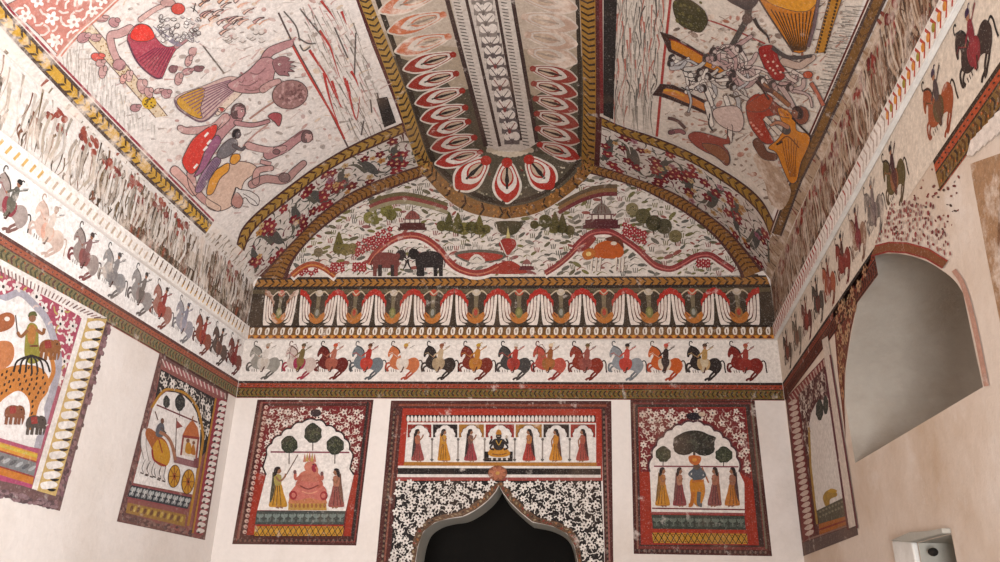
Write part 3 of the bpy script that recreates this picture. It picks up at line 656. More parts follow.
def deity(p):
    p.poly([(214, 390), (350, 390), (352, 419), (212, 418)], '#a8823e', 1); p.poly([(218, 366), (346, 366), (354, 394), (212, 394)], '#b0704c', 2)
    for k in range(9): p.ell(224 + k * 15, 402, 5, 9, '#8c5a34', 2, 0, 6)
    p.poly([(238, 330), (258, 312), (312, 312), (336, 326), (352, 350), (340, 384), (290, 374), (236, 384), (218, 360)], '#b5685c', 3, True); p.ell(230, 364, 15, 17, '#8c2f30', 4); p.ell(342, 366, 14, 17, '#8c2f30', 4); p.ell(232, 364, 8, 9, '#b5685c', 5); p.ell(340, 366, 8, 9, '#b5685c', 5)
    p.poly([(262, 312), (250, 296), (266, 278), (302, 274), (328, 292), (318, 316)], '#b06a58', 4, True)
    for a, b, c in (((262, 292), (240, 306), (238, 284)), ((318, 294), (336, 306), (334, 288)), ((258, 304), (244, 326), (262, 336)), ((322, 306), (334, 324), (316, 336))): p.line([a, b, c], 11, '#a85c4c', 5, True)
    p.ell(237, 280, 6, 8, '#6a4a4a', 6); p.ell(335, 286, 6, 8, '#6a4a4a', 6)
    p.ell(294, 262, 24, 21, '#b4705c', 5); p.ell(308, 266, 11, 15, '#8a2a38', 6); p.ell(303, 252, 4, 2.5, '#2c1c1c', 7, 0, 6); p.line([(312, 262), (318, 272), (312, 292), (304, 298)], 8, '#b4705c', 7, True)
    for k in range(5): p.poly([(266 + k * 9, 244 - (2 - abs(k - 2)) * 3), (273 + k * 9, 212 - (2 - abs(k - 2)) * 4), (278 + k * 9, 244)], '#a88a4c' if k % 2 else '#b0705c', 6)
    p.line([(256, 330), (286, 342), (322, 328)], 5, '#7a3a34', 6, True); p.line([(262, 350), (290, 358), (318, 350)], 4, '#c98a70', 6, True)
m.part('enthroned_figure', deity, 'fine', .0055)
m.part('attendant', lambda p: (woman(p, 176, 262, 412, 66, '#b0802c', '#9a8a4a', '#4a4434', 1, arms='carry'), p.line([(206, 290), (248, 218)], 3, '#5a4030', 6)), 'fine', .0055, label='attendant in a yellow skirt')
m.part('attendant', lambda p: woman(p, 386, 268, 412, 58, '#8a4a44', '#a06a54', '#6a4a3c', -1, arms='fold'), 'fine', .0055, label='attendant in a dusty red skirt')
m.part('leaf_band', lambda p: leafband(p.at(lambda x, y: (x - (y - 421) * .13, y)), 98, 421, 420, 470, 11, '#3f4440', '#6f7a74', '#565f5a'))
def yb(p): p.poly([(90, 470), (414, 472), (412, 478), (88, 476)], '#8e2a20', 1); criss(p.at(lambda x, y: (x - (y - 476) * .13, y)), 92, 477, 414, 511, 16, '#b5862a', '#3a2a20', '#7a2a20')
m.part('lattice_band', yb)

# --- far wall, right of the doorway: flute player under a spreading tree with four women
m = Mural('mural_panel', BACK, crop(BACK, 625, 395, .2936), 'mural of a dancer and four women under a spreading tree, right of the doorway', 'mural', 'arched mural panels')
g = m.ground()
g.poly([(18, 15), (441, 15), (501, 549), (30, 541)], '#46231f', 1); g.poly([(28, 26), (431, 26), (484, 528), (40, 524)], '#6d332e', 2); g.poly([(34, 32), (424, 32), (474, 518), (48, 514)], '#3c2a26', 3); g.poly([(44, 42), (410, 42), (456, 512), (54, 510)], '#8e2c22', 4)
for k in range(56):
    t = k / 55; g.ell(30 + t * 13, 34 + t * 486, 3, 6, '#7c5a4a', 4, 0, 6); g.ell(431 + t * 50, 34 + t * 486, 4, 6, '#6a6050', 4, 0, 6)
for k in range(52): g.ell(40 + k * 8.6, 530 + k * .13, 4, 6, '#6f5a50' if k % 2 else '#3a2c2a', 3, 0, 6)
m.done(); R = random.Random(8)
arch = scallop([(84, 262), (92, 212), (106, 172), (130, 142), (158, 118), (192, 102), (232, 92), (270, 102), (304, 122), (334, 144), (362, 174), (380, 212), (388, 262)], 8, (236, 262))
m.part('pillar', lambda p: p.poly([(50, 262), (84, 262), (90, 508), (58, 508)], '#8f2f1e', 1)); m.part('pillar', lambda p: p.poly([(404, 288), (432, 288), (454, 510), (420, 510)], '#8f2f1e', 1))
def spand(p):
    p.poly([(46, 46), (408, 46), (430, 288), (388, 262)] + arch[::-1] + [(52, 262)], '#6a1e20', 1)
    tangle(p.p, uvpoly(m.f, [(52, 52), (404, 52), (422, 270), (396, 250)] + [(236 + (x - 236) * 1.06, 262 + (y - 262) * 1.05) for x, y in arch[::-1]] + [(58, 256)]), .043, R, ['#d2c4b8', '#c4b2a4'], '#2a1c20', ['#b9a69a', '#a0807a', '#c0aea0'], 2, .62, .4, .006)
    p.line(arch, 7, '#4a2a2e', 4); p.poly([(210, 66), (240, 60), (262, 72), (244, 86), (214, 82)], '#221c22', 5, True); p.ell(262, 66, 12, 8, '#b5a08c', 5)
m.part('spandrel', spand)
m.part('white_field', lambda p: (p.poly(arch + [(406, 300), (407, 406), (90, 402), (86, 300)], '#d9d0c8', 1), p.line([(98, 243), (386, 245)], 5, '#7c4048', 2), p.line([(92, 386), (408, 391)], 5, '#6a3438', 2)), 'fine')
m.part('tree', lambda p: (tree(p, 236, 160, 70, 36, 222, '#2c2a24', '#45453a', 4), p.ell(200, 182, 36, 24, '#2c2a24', 2), p.ell(270, 184, 36, 24, '#2c2a24', 2)), lift=.0045, label='spreading dark tree')
m.part('tree', lambda p: tree(p, 130, 202, 25, 25, 243, '#383a2a', '#4c4e38', 5), lift=.0045); m.part('tree', lambda p: tree(p, 336, 205, 28, 26, 243, '#34382a', '#4c4e38', 6), lift=.0045)
def dancer(p):
    p.poly([(222, 290), (262, 288), (272, 330), (256, 378), (236, 372), (224, 340)], '#b37428', 2, True); p.line([(232, 330), (226, 372), (216, 376)], 13, '#a8642a', 3, True); p.line([(252, 330), (250, 370), (262, 376)], 13, '#5a5a5a', 3, True)
    p.poly([(230, 250), (262, 250), (264, 276), (256, 294), (232, 294)], '#50565c', 4, True); p.line([(232, 256), (218, 270), (232, 282)], 8, '#50565c', 5, True); p.line([(262, 258), (272, 274), (260, 284)], 8, '#50565c', 5, True)
    p.line([(226, 296), (268, 292)], 8, '#a8642a', 5); p.ell(243, 244, 12, 12, '#5c4a40', 5); p.poly([(216, 210), (236, 206), (258, 212), (254, 232), (238, 240), (220, 230)], '#b0602c', 6, True); p.ell(236, 222, 8, 6, '#c98a3c', 7); p.line([(262, 248), (284, 300)], 5, '#9a5a30', 4)
m.part('dancer', dancer, 'fine', .0055)
for x, w, sk, bo, sh, fc, lb in ((128, 50, '#b37a2a', '#a06a3c', '#7a5a34', 1, 'woman in an ochre skirt'), (186, 46, '#7c3a3c', '#9a6a54', '#6a4440', 1, 'woman in a plum skirt'), (304, 48, '#7a4844', '#9a6450', '#84503c', -1, 'woman in a mauve skirt'), (364, 52, '#a8682c', '#8a5a44', '#4a3434', -1, 'woman in a dark shawl and ochre skirt')):
    m.part('attendant', lambda p: woman(p, x, 248, 382, w, sk, bo, sh, fc, arms='fold'), 'fine', .0055, label=lb)
def lb2(p): p.poly([(90, 398), (407, 402), (408, 408), (90, 405)], '#8a4a48', 1); leafband(p.at(lambda x, y: (x + (y - 408) * .1, y + (x - 90) * .012)), 90, 408, 406, 456, 11, '#383c34', '#5f665c', '#4a5048')
m.part('leaf_band', lb2)
def yb2(p): p.poly([(90, 456), (412, 460), (416, 472), (92, 470)], '#98301f', 1); criss(p.at(lambda x, y: (x + (y - 470) * .1, y + (x - 90) * .012)), 92, 469, 414, 504, 16, '#ad7f2a', '#332519', '#7a2a20')
m.part('lattice_band', yb2)

# --- round the doorway: seven niches, black and white flowers
m = Mural('doorway_mural', BACK, crop(BACK, 380, 398, .292), 'mural round the arched doorway: a row of seven figures above black and white flowers', 'mural')
g = m.ground()
fdn = [(x - (6 if i < 9 else 0), y) for i, (x, y) in enumerate(_dl)]
g.poly([(38, 9), (792, 10), (800, 640), (772, 640), (757, 40), (78, 38), (28, 640), (-20, 640)], '#4a2622', 1)
g.poly([(78, 36), (758, 38), (762, 284), (56, 284)], '#98301f', 2); g.line([(64, 24), (776, 26)], 8, '#7a3f2c', 2); g.line([(62, 60), (16, 560)], 6, '#7c4a3c', 2); g.line([(774, 60), (786, 560)], 6, '#84504a', 2)
for k in range(60):
    t = k / 59; g.ell(50 - t * 42, 40 + t * 520, 4, 5, '#6f5a48' if k % 2 else '#2a201e', 3, 0, 6); g.ell(766 + t * 14, 40 + t * 520, 4, 6, '#6a5548' if k % 2 else '#2a201e', 3, 0, 6)
g.poly([(94, 84), (740, 86), (740, 222), (84, 220)], '#d9d2cb', 3)
g.poly([(84, 219), (742, 221), (742, 234), (80, 232)], '#a06c2c', 4); g.poly([(62, 232), (756, 234), (757, 282), (58, 280)], '#d6cfc8', 4); g.poly([(60, 240), (756, 242), (756, 263), (60, 261)], '#211b19', 5); g.poly([(58, 271), (757, 273), (757, 283), (58, 281)], '#8c4440', 5)
g.poly([(90, 58), (738, 60), (738, 82), (90, 80)], '#2a201e', 4)
m.done()
def petals(p):
    for k in range(50): p.poly([(93 + k * 12.9, 80), (92 + k * 12.9, 68), (97 + k * 12.9, 60), (102 + k * 12.9, 68), (101 + k * 12.9, 80)], '#d6cdc4', 1, True, 3)
m.part('petal_row', petals)
cx = [132, 222, 313, 407, 512, 603, 695]; edges = [92, 179, 268, 359, 462, 557, 650, 740]
sc_ = ['#7c2a22', '#241d1b', '#98682a', '#852a24', '#98682a', '#241d1b', '#8a2e24']
dr = [('#8c4440', '#9a5c44', '#3c3230'), ('#b37a26', '#b08030', '#a8742c'), ('#8c3a40', '#6a4a40', '#332826'), None, ('#a03c34', '#a86c3c', '#3c2c2a'), ('#b87a2a', '#b0742c', '#5a3a2c'), ('#9a4a40', '#945040', '#4a2c2a')]
for i, c in enumerate(cx):
    x0, x1 = edges[i] + 3, edges[i + 1] - 3; w = x1 - x0; k0 = -(2 if i < 3 else 0)
    def nich(p):
        ar = scallop([(x0 + w * a, 88 + 46 * b) for a, b in ((.10, 1.0), (.13, .62), (.27, .34), (.5, .12), (.73, .34), (.87, .62), (.90, 1.0))], 4, (c, 140))
        p.poly([(x0, 91), (x1, 91), (x1, 136)] + ar[::-1] + [(x0, 136)], sc_[i], 1); p.line(ar, 2, '#4a3430', 2)
        if i < 6:
            e = edges[i + 1]
            p.line([(e, 138), (e - 1, 218)], 5, '#8a8078', 2); p.ell(e, 142, 5, 5, '#5a5450', 3, 0, 8); p.ell(e - 1, 212, 6, 4, '#5a5450', 3, 0, 8)
    nn_ = m.part('niche', nich, label=None)
    if i == 3:
        def seat(p):
            p.poly([(358, 184), (374, 184), (372, 206), (444, 206), (444, 184), (455, 184), (454, 218), (358, 218)], '#1f1816', 2); p.rect(360, 206, 452, 212, '#3a2c24', 3)
            for k in range(4): p.ell(384 + k * 17, 210, 4, 5, '#cfc6bd', 4, 0, 6)
            p.poly([(370, 190), (384, 172), (408, 176), (430, 172), (446, 190), (430, 202), (386, 202)], '#b37a26', 4, True); p.line([(384, 192), (408, 196), (434, 190)], 4, '#7a4a20', 5, True)
            p.poly([(390, 142), (424, 142), (426, 162), (418, 178), (396, 178), (388, 162)], '#2c2624', 5, True)
            for a in (((392, 146), (376, 158), (384, 140)), ((422, 146), (438, 156), (432, 138)), ((392, 150), (378, 172), (392, 178)), ((424, 150), (438, 170), (424, 178))): p.line(a, 6, '#2c2624', 6, True)
            p.ell(382, 136, 4, 6, '#7a2a22', 7); p.ell(434, 134, 4, 6, '#b0a090', 7)
            p.ell(407, 132, 10, 10, '#332a28', 6); p.poly([(396, 126), (400, 112), (407, 108), (414, 112), (418, 126)], '#a8702a', 7); p.line([(398, 146), (407, 162), (416, 146)], 3, '#b08a3c', 7, True); p.line([(402, 132), (412, 132)], 2, '#b0a090', 8)
        m.part('seated_figure', seat, 'fine', .005, label='dark seated figure in a yellow cloth on a black throne')
    else:
        d = dr[i]; m.part('attendant', lambda p: woman(p, c - 2, 108, 219, 44, d[0], d[1], d[2], 1 if i < 3 else -1, arms='carry' if i in (0, 2) else 'fold' if i in (1, 4) else 'down'), 'fine', .005)
def flow(p):
    arcn = [(x - 20, y - 14) for x, y in _dl[:-1]] + [(400, 294), (412, 288), (424, 294)] + [(x + 18, y - 16) for x, y in _dr]
    arcn[0] = (100, 640); arcn[-1] = (700, 640)
    pl = [(58, 284), (757, 284), (771, 640)] + arcn[::-1] + [(28, 640)]
    p.poly(pl, '#201b1a', 1); R = random.Random(4)
    tangle(p.p, uvpoly(m.f, pl), .041, R, ['#d9d2ca', '#cfc8c0'], '#4a3a34', ['#cfc8c0', '#bdb5ac', '#d5cdc5'], 2, .66, .45, .012)
m.part('flower_field', flow, 'fine')
def margin(p):
    a = [(122, 640)] + [(x - 1, y - 1) for x, y in _dl] + [(x + 1, y - 1) for x, y in _dr] + [(677, 640)]; b = [(100, 640)] + [(x - 20, y - 14) for x, y in _dl[1:-1]] + [(400, 292), (414, 286), (428, 294)] + [(x + 18, y - 16) for x, y in _dr[1:-1]] + [(700, 640)]
    p.poly(a + b[::-1], '#5a4230', 1)
    st = Strip(BACK, [m.f(*q) for q in a], [m.f(*q) for q in b], False, 80); q = st.pen(p.p, 3); R = random.Random(2)
    for k in range(70): q.ell((k + .5) / 70, .5 + R.uniform(-.2, .2), .004, .22, R.choice(['#8a5a34', '#7a3428', '#8a7a60', '#3a2c24']), 3, R.uniform(-.01, .01), 7)
m.part('arch_margin', margin, 'mid')
m.part('rosette', lambda p: (p.ell(403, 258, 33, 26, '#7d4a34', 1, 0, 16), flower(p.at(lambda x, y: (403 + x, 258 + y * .8)), 0, 0, 30, '#a0644a', '#b58a4a', .3, 8, .4, 2)), lift=.004)
# ---------------------------------------------------------------- lunette: a landscape under the vault
L1, L2, L3 = crop(BACK, 260, 180, .1956), crop(BACK, 420, 180, .1956), crop(BACK, 580, 180, .1957)
upL = [q for i, q in enumerate(crease_pts(258, 434)) if i % 4 == 0]; loL = [(287, 280), (295.6, 258), (320, 231), (356, 205), (389.5, 190), (431, 174)]
upR = [q for i, q in enumerate(crease_pts(588, 768)) if i % 4 == 0]; loR = [(588, 173.5), (632, 186), (659.6, 199), (690, 217), (717, 240), (736, 266), (741, 279)]
m = Mural('lunette_mural', BACK, px(BACK), 'half round landscape mural with elephants, hills and trees above the lotus frieze', 'mural')
g = m.ground(); g.poly(catmull(loL) + [(460, 166), (550, 164)] + catmull(loR) + [(740, 277), (287, 277)], '#cfc5bb', 1); g.poly([(262, 275), (758, 274), (760, 280), (260, 281)], '#4a3626', 0); R = random.Random(11)
reg = uvpoly(px(BACK), catmull(loL) + [(440, 196), (470, 216), (505, 224), (540, 214), (575, 196)] + catmull(loR) + [(738, 274), (290, 274)])
m.done()
def scrub(p):
    q = Pen(p.p, None, 1)
    for (u, v) in scatter(reg, .041, R, 12):
        a = R.uniform(-.7, .9); L = R.uniform(.018, .046); c = R.choice(['#77736a', '#6a6540', '#84524e', '#5a5850', '#867f74', '#6c6638', '#884a42', '#5a564c', '#9c9488', '#5c5640'])
        k = R.random()
        if k < .45: q.ell(u, v, L, L * .42, c, 1, a, 8)
        elif k < .8: q.line([(u - L, v - L * .3), (u, v + L * .35), (u + L, v - L * .1)], .012, c, 1, True, True)
        else:
            for s in (-1, 0, 1): q.line([(u + s * .012, v - .02), (u + s * .02, v + .025)], .008, c, 1)
m.part('scrub', scrub, lift=.0015)['kind'] = 'stuff'
def at(f): return lambda p: Pen(p.p, f, p.l)
def hill(f, pts, w, c, c2, name='hill'):
    def d(p):
        q = Pen(p.p, f, 2); q.line([(x, y + w * .8) for x, y in pts], w * 1.1, '#d6ccc2', 1, True); q.line(pts, w * 1.45, c, 2, True); q.line([(x, y + w * .15) for x, y in pts], w * .3, c2, 3, True)
    m.part(name, d, lift=.0028)
hill(L1, [(556, 432), (590, 380), (650, 325), (720, 292), (790, 285), (850, 305), (910, 350), (960, 410), (1010, 452), (1090, 478), (1160, 470), (1220, 440)], 24, '#84332e', '#b06a54')
hill(L3, [(-30, 350), (20, 300), (70, 270), (150, 266), (215, 300), (290, 352), (340, 400), (390, 440), (460, 456), (520, 432), (590, 392), (660, 384), (720, 420), (785, 464)], 22, '#7c2f30', '#b0605a')
hill(L1, [(165, 490), (215, 450), (270, 432), (330, 452), (385, 492)], 22, '#93472e', '#b8763c')
hill(L2, [(640, 478), (700, 440), (760, 390), (800, 350), (850, 320)], 20, '#7c3030', '#a86a58')
m.part('red_mound', lambda p: Pen(p.p, L2, 1).poly([(330, 478), (380, 440), (430, 418), (470, 416), (510, 440), (540, 478)], '#8c3428', None, True), lift=.0028)
m.part('red_mound', lambda p: Pen(p.p, L2, 1).poly([(790, 330), (830, 300), (870, 285), (900, 300), (860, 350), (810, 370)], '#7c2f2c', None, True), lift=.0028)
def elephant(f, x, y, s, body, dark, flip=1):
    def d(p):
        q = Pen(p.p, lambda a, b: f(x + a * s * flip, y + b * s), 1)
        q.poly([(-.95, .0), (-.9, -.45), (-.6, -.72), (-.1, -.78), (.35, -.7), (.62, -.5), (.7, -.2), (.62, .2), (.2, .22), (-.3, .2), (-.62, .26)], body, 1, True)
        for a in (-.82, -.5, .28, .5): q.poly([(a - .12, .0), (a + .14, .0), (a + .11, .72), (a - .11, .72)], body if a in (-.82, .5) else dark, 1)
        q.poly([(.5, -.72), (.72, -.92), (.98, -.9), (1.12, -.66), (1.06, -.38), (.8, -.28), (.56, -.36)], dark, 2, True); q.line([(1.05, -.5), (1.14, -.2), (1.06, .1), (.96, .28), (1.06, .34)], .16, dark, 2, True, True)
        q.poly([(.5, -.72), (.74, -.66), (.72, -.4), (.56, -.3), (.46, -.5)], body, 3, True); q.line([(1.0, -.4), (1.16, -.3)], .06, '#cfc6ba', 3); q.line([(-.92, -.4), (-1.06, -.1), (-1.0, .2)], .05, dark, 1, True)
    return d
m.part('elephant', elephant(L1, 655, 435, 82, '#6c3a34', '#332826', 1), 'fine', .004, label='red brown elephant')
m.part('elephant', elephant(L1, 855, 432, 86, '#2a2322', '#231d1c', -1), 'fine', .004, label='black elephant')
def bull(p):
    q = Pen(p.p, L3, 1)
    q.poly([(66, 372), (80, 335), (130, 312), (180, 318), (215, 340), (222, 380), (190, 402), (110, 402), (76, 398)], '#a8501f', 2, True); q.poly([(130, 300), (180, 288), (214, 310), (224, 350), (215, 345), (190, 322), (140, 312)], '#5c2f22', 3, True)
    q.poly([(10, 385), (24, 362), (60, 350), (80, 372), (64, 402), (30, 410)], '#a86028', 3, True); q.ell(44, 380, 14, 12, '#d0b070', 4); q.ell(172, 326, 16, 10, '#d0bfae', 4)
    for x in (62, 84, 104, 186, 204, 222): q.line([(x, 398), (x - 6, 470)], 9, '#d2c6b8', 2); q.line([(x + 6, 398), (x, 468)], 3, '#5a3424', 3)
m.part('bull', bull, 'fine', .004, label='orange humped bull')
def pavilion(f, x, y, s, c, dome):
    def d(p):
        q = Pen(p.p, lambda a, b: f(x + a * s, y + b * s), 1)
        q.rect(-1.2, .5, 1.2, .9, c, 1); q.rect(-.8, .12, .8, .5, '#cfc4b8', 1); q.rect(-.9, .06, .9, .16, c, 2); q.rect(-.85, .44, .85, .52, c, 2)
        for a in (-.7, -.24, .24, .7): q.line([(a, .14), (a, .5)], .1, c, 2)
        q.poly([(-.62, .08), (-.6, -.25), (-.3, -.58), (0, -.7), (.3, -.58), (.6, -.25), (.62, .08)], dome, 2, True); q.line([(0, -.6), (0, -1.2)], .07, c, 2)
        for a in (-.3, 0, .3): q.line([(a, .0), (a * .6, -.5)], .05, c, 3)
        q.rect(-1.35, .88, 1.35, 1.15, c, 1)
    return d
m.part('pavilion', pavilion(L1, 780, 196, 54, '#4a2522', '#7c4640'), lift=.004); m.part('pavilion', pavilion(L3, 110, 170, 70, '#4f2226', '#6a6058'), lift=.004); m.part('pavilion', pavilion(L2, 546, 428, 30, '#5a2a2c', '#8a5a54'), lift=.004)
def cypress(f, x, y, h, c, rnd=False):
    h = h * 1.25
    def d(p):
        q = Pen(p.p, f, 1); q.line([(x, y), (x, y + h * .5)], h * .07, '#4a3c28', 1)
        if rnd: q.poly([(x - h * .42, y), (x - h * .36, y - h * .4), (x, y - h * .58), (x + h * .36, y - h * .4), (x + h * .42, y), (x + h * .2, y + h * .26), (x - h * .2, y + h * .26)], c, 2, True)
        else: q.poly([(x, y - h), (x + h * .25, y - h * .35), (x + h * .36, y + .12 * h), (x + h * .2, y + .3 * h), (x - h * .2, y + .3 * h), (x - h * .36, y + .12 * h), (x - h * .25, y - h * .35)], c, 2, True)
        R2 = random.Random(int(x)); [q.ell(x + R2.uniform(-.25, .25) * h, y + R2.uniform(-.35, .2) * h, h * .05, h * .03, '#33301e', 3, 0, 6) for _ in range(10)]
    m.part('tree', d, lift=.004)
for t in [(405, 352, 70, '#5c5428', 0), (440, 368, 58, '#6a6030', 1), (475, 362, 52, '#6f6236', 1), (650, 168, 62, '#6f6a34', 1), (672, 190, 52, '#5f5a2c', 1), (560, 205, 56, '#77703c', 1), (590, 212, 46, '#6a6434', 0), (300, 380, 44, '#6c6048', 1)]: cypress(L1, *t)
for t in [(112, 246, 50, '#4f4a24', 1), (150, 240, 60, '#4a4522', 0), (195, 250, 66, '#57502a', 0), (225, 262, 60, '#6a6230', 1), (265, 256, 58, '#4f4a24', 1), (305, 258, 62, '#5c5428', 0), (338, 262, 44, '#57502a', 1), (585, 238, 40, '#46401f', 1), (640, 224, 62, '#4a4422', 1), (690, 244, 66, '#524a28', 0), (728, 250, 62, '#46401f', 0), (765, 268, 48, '#4a4424', 1)]: cypress(L2, *t)
for t in [(266, 162, 60, '#7a6f4e', 1), (322, 200, 72, '#524c30', 1), (376, 236, 74, '#453f28', 1), (430, 252, 72, '#4a4430', 1), (486, 300, 60, '#6c6240', 1)]: cypress(L3, *t)
def reds(f, pts):
    def d(p):
        q = Pen(p.p, f, 1)
        for x, y in pts: flower(q.at(lambda a, b: (x + a, y + b)), 0, 0, 15, '#8c2028', '#c9b0a4', x, 5, .6, 2); q.line([(x, y + 8), (x - 8, y + 24)], 3, '#4a4430', 1)
    m.part('flower_clump', d, lift=.0035)
RR = random.Random(9)
reds(L1, [(505 + i * 26 + RR.uniform(-6, 6), 330 - i * 12 + j * 26 + RR.uniform(-6, 6)) for i in range(7) for j in range(3)]); reds(L1, [(370 + i * 24 + RR.uniform(-6, 6), 436 + j * 24) for i in range(3) for j in range(2)]); reds(L1, [(490 + i * 24 + RR.uniform(-6, 6), 436 + j * 24) for i in range(3) for j in range(2)])
reds(L3, [(228 + i * 25, 232 + j * 25 + i * 10 + RR.uniform(-5, 5)) for i in range(5) for j in range(3)]); reds(L3, [(605 + i * 24, 418 + j * 20) for i in range(3) for j in range(2)])
reds(L1, [(215 + i * 24, 480 - (i % 2) * 14) for i in range(4)])
def boat(p):
    q = Pen(p.p, L2, 1); q.poly([(176, 378), (210, 366), (300, 358), (400, 366), (440, 384), (420, 410), (350, 424), (260, 428), (200, 404)], '#5c544a', 1, True); q.poly([(195, 384), (300, 372), (420, 386), (400, 408), (330, 418), (260, 416), (215, 402)], '#96382c', 2, True); q.poly([(255, 424), (262, 398), (290, 382), (320, 398), (330, 426)], '#c6bcb0', 3, True); q.line([(270, 412), (292, 396), (316, 412)], 4, '#6a6058', 4, True)
m.part('boat', boat, lift=.004)
def crest(p):
    q = Pen(p.p, L2, 1); q.poly([(404, 330), (420, 306), (450, 300), (484, 308), (492, 336), (470, 366), (450, 386), (424, 364)], '#8c3028', 2, True); q.poly([(386, 216), (520, 216), (510, 256), (480, 282), (430, 284), (396, 258)], '#3f3a26', 1, True); q.poly([(440, 300), (450, 240), (462, 300)], '#b5a870', 3); q.line([(390, 230), (404, 300), (440, 384)], 5, '#c9bfb2', 2, True)
m.part('red_crest', crest, lift=.004)
def cloudb(f, pts, c):
    m.part('cloud_band', lambda p: [Pen(p.p, f, 1).line([(x, y + k * 20) for x, y in pts], 20, cc, 1 + k, True) for k, cc in enumerate(c)], lift=.002)
cloudb(L1, [(560, 120), (640, 88), (740, 74), (870, 100), (960, 130)], ('#5f5438', '#7a3f38', '#8a8064')); cloudb(L3, [(-110, 130), (0, 70), (100, 38), (190, 34)], ('#5a4a38', '#7a5a38', '#6a2f30'))

# ochre rope arches that frame the lunette, and the flowered arch band on the vault outside them
def rope_arch(name, surf, A, B, label, step=.045, bg='#7f5626', mat='mid', base=.0035, group='ochre rope arches', dirn=1, ew=.16):
    p = Paint(surf, base); rope(p, Strip(surf, A, B, True, 60, True), step, bg, '#4a2c18', '#4a2a24', dirn=dirn, ew=ew); return tag(p.build(name, mat), label, 'painted border', group)
rope_arch('rope_arch', BACK, upL, loL, 'brown ochre arched border on the left side of the landscape lunette'); rope_arch('rope_arch', BACK, upR, loR, 'brown ochre arched border on the right side of the landscape lunette', dirn=-1)
oL = [(236, 244), (241, 229), (253, 215), (274.5, 196.5), (304.7, 173.5), (320, 163), (347, 147), (377, 132.5), (401, 123)]; iL = [(244, 251), (250, 236), (263, 221), (290, 199.5), (320, 176), (350, 158), (380, 144), (404, 133)]
oR = [(602, 116.5), (623, 126), (650.5, 135), (681, 147), (711, 162.5), (741, 181), (762.5, 200), (774.6, 222)]; iR = [(602, 126), (629, 137.5), (656.6, 147.5), (690, 161.5), (720, 179.5), (746, 199), (762, 217), (770.5, 237)]
rope_arch('rope_arch', VAULT, oL, iL, 'yellow rope arch on the vault over the left band of creeper flowers', .07, '#9c7836', base=.004)
rope_arch('rope_arch', VAULT, oR, iR, 'yellow rope arch on the vault over the right band of creeper flowers', .07, '#94702c', base=.004, dirn=-1)
def arch_band(A, B, side, n0):
    p = Paint(VAULT, .0015); poly = [VAULT.uv(*q) for q in A] + [VAULT.uv(*q) for q in B[::-1]]; Pen(p, None, 1).poly(poly, '#cdc3ba'); o = tag(p.build('flower_band', 'mid'), 'white arch band of crimson creeper flowers on the vault, %s of the lotus runner' % side, 'mural', 'arch bands of creeper flowers')
    R = random.Random(n0); st = Strip(VAULT, A, B, True, 60); q2 = Paint(VAULT, .0032); q = st.pen(q2, 1)
    N_ = 7
    for i in range(N_):       # undulating grey stem with a bird-like leaf in each bend
        t0 = (i + .1) / N_; s = 1 if i % 2 else -1
        q.line([(t0, .5 - s * .3), (t0 + .03, .5 + s * .1), (t0 + .07, .5 + s * .32), (t0 + .12, .5 + s * .25), (t0 + .14, .5 - s * .1)], .02, '#565248', 1, True)
        q.poly([(t0 + .02, .5 - s * .28), (t0 + .05, .5 - s * .05), (t0 + .045, .5 + s * .28), (t0 + .015, .5 + s * .2), (t0 + .0, .5 - s * .1)], '#4c4a46', 2, True)
    q2.build('creeper_stem', 'mid', o)
    kinds = [('crimson_flower', ['#721826', '#66141f', '#82232c']), ('ochre_flower', ['#b08a58', '#a8783c', '#b59a70']), ('mauve_flower', ['#8a5a6a', '#9a6a74'])]
    pts = scatter(poly, .054, R, 20, .02); fl = {0: [], 1: [], 2: []}; leaf = []
    for q in pts: k = R.random(); (fl[0] if k < .2 else fl[1] if k < .27 else fl[2] if k < .31 else leaf).append(q)
    for k, (nm, cs) in enumerate(kinds):
        z = Paint(VAULT, .0034 + k * .0006); a = Pen(z, None, 2)
        for u, v in fl[k]: flower(a, u, v, R.uniform(.044, .062) if k == 0 else R.uniform(.03, .045), R.choice(cs), '#c9a07a' if k == 0 else '#7a3a2c', R.uniform(0, 6), 5, .62, 2)
        oo = z.build(nm, 'mid', o); oo['kind'] = 'stuff'
    z = Paint(VAULT, .003); a = Pen(z, None, 1)
    for u, v in leaf:
        an = R.uniform(0, 6.3); L = R.uniform(.025, .05); c = R.choice(['#4a4840', '#5c5848', '#3c3a36', '#6a3038', '#74685a']); a.line([(u - L * math.cos(an), v - L * math.sin(an)), (u + .3 * L * math.sin(an), v - .3 * L * math.cos(an)), (u + L * math.cos(an), v + L * math.sin(an))], .02, c, 1, True, True)
    z.build('leaf', 'mid', o)['kind'] = 'stuff'
    return o
arch_band(iL, crease_pts(256, 430, .6), 'left', 21)
arch_band(iR, crease_pts(597, 768, .6), 'right', 22)
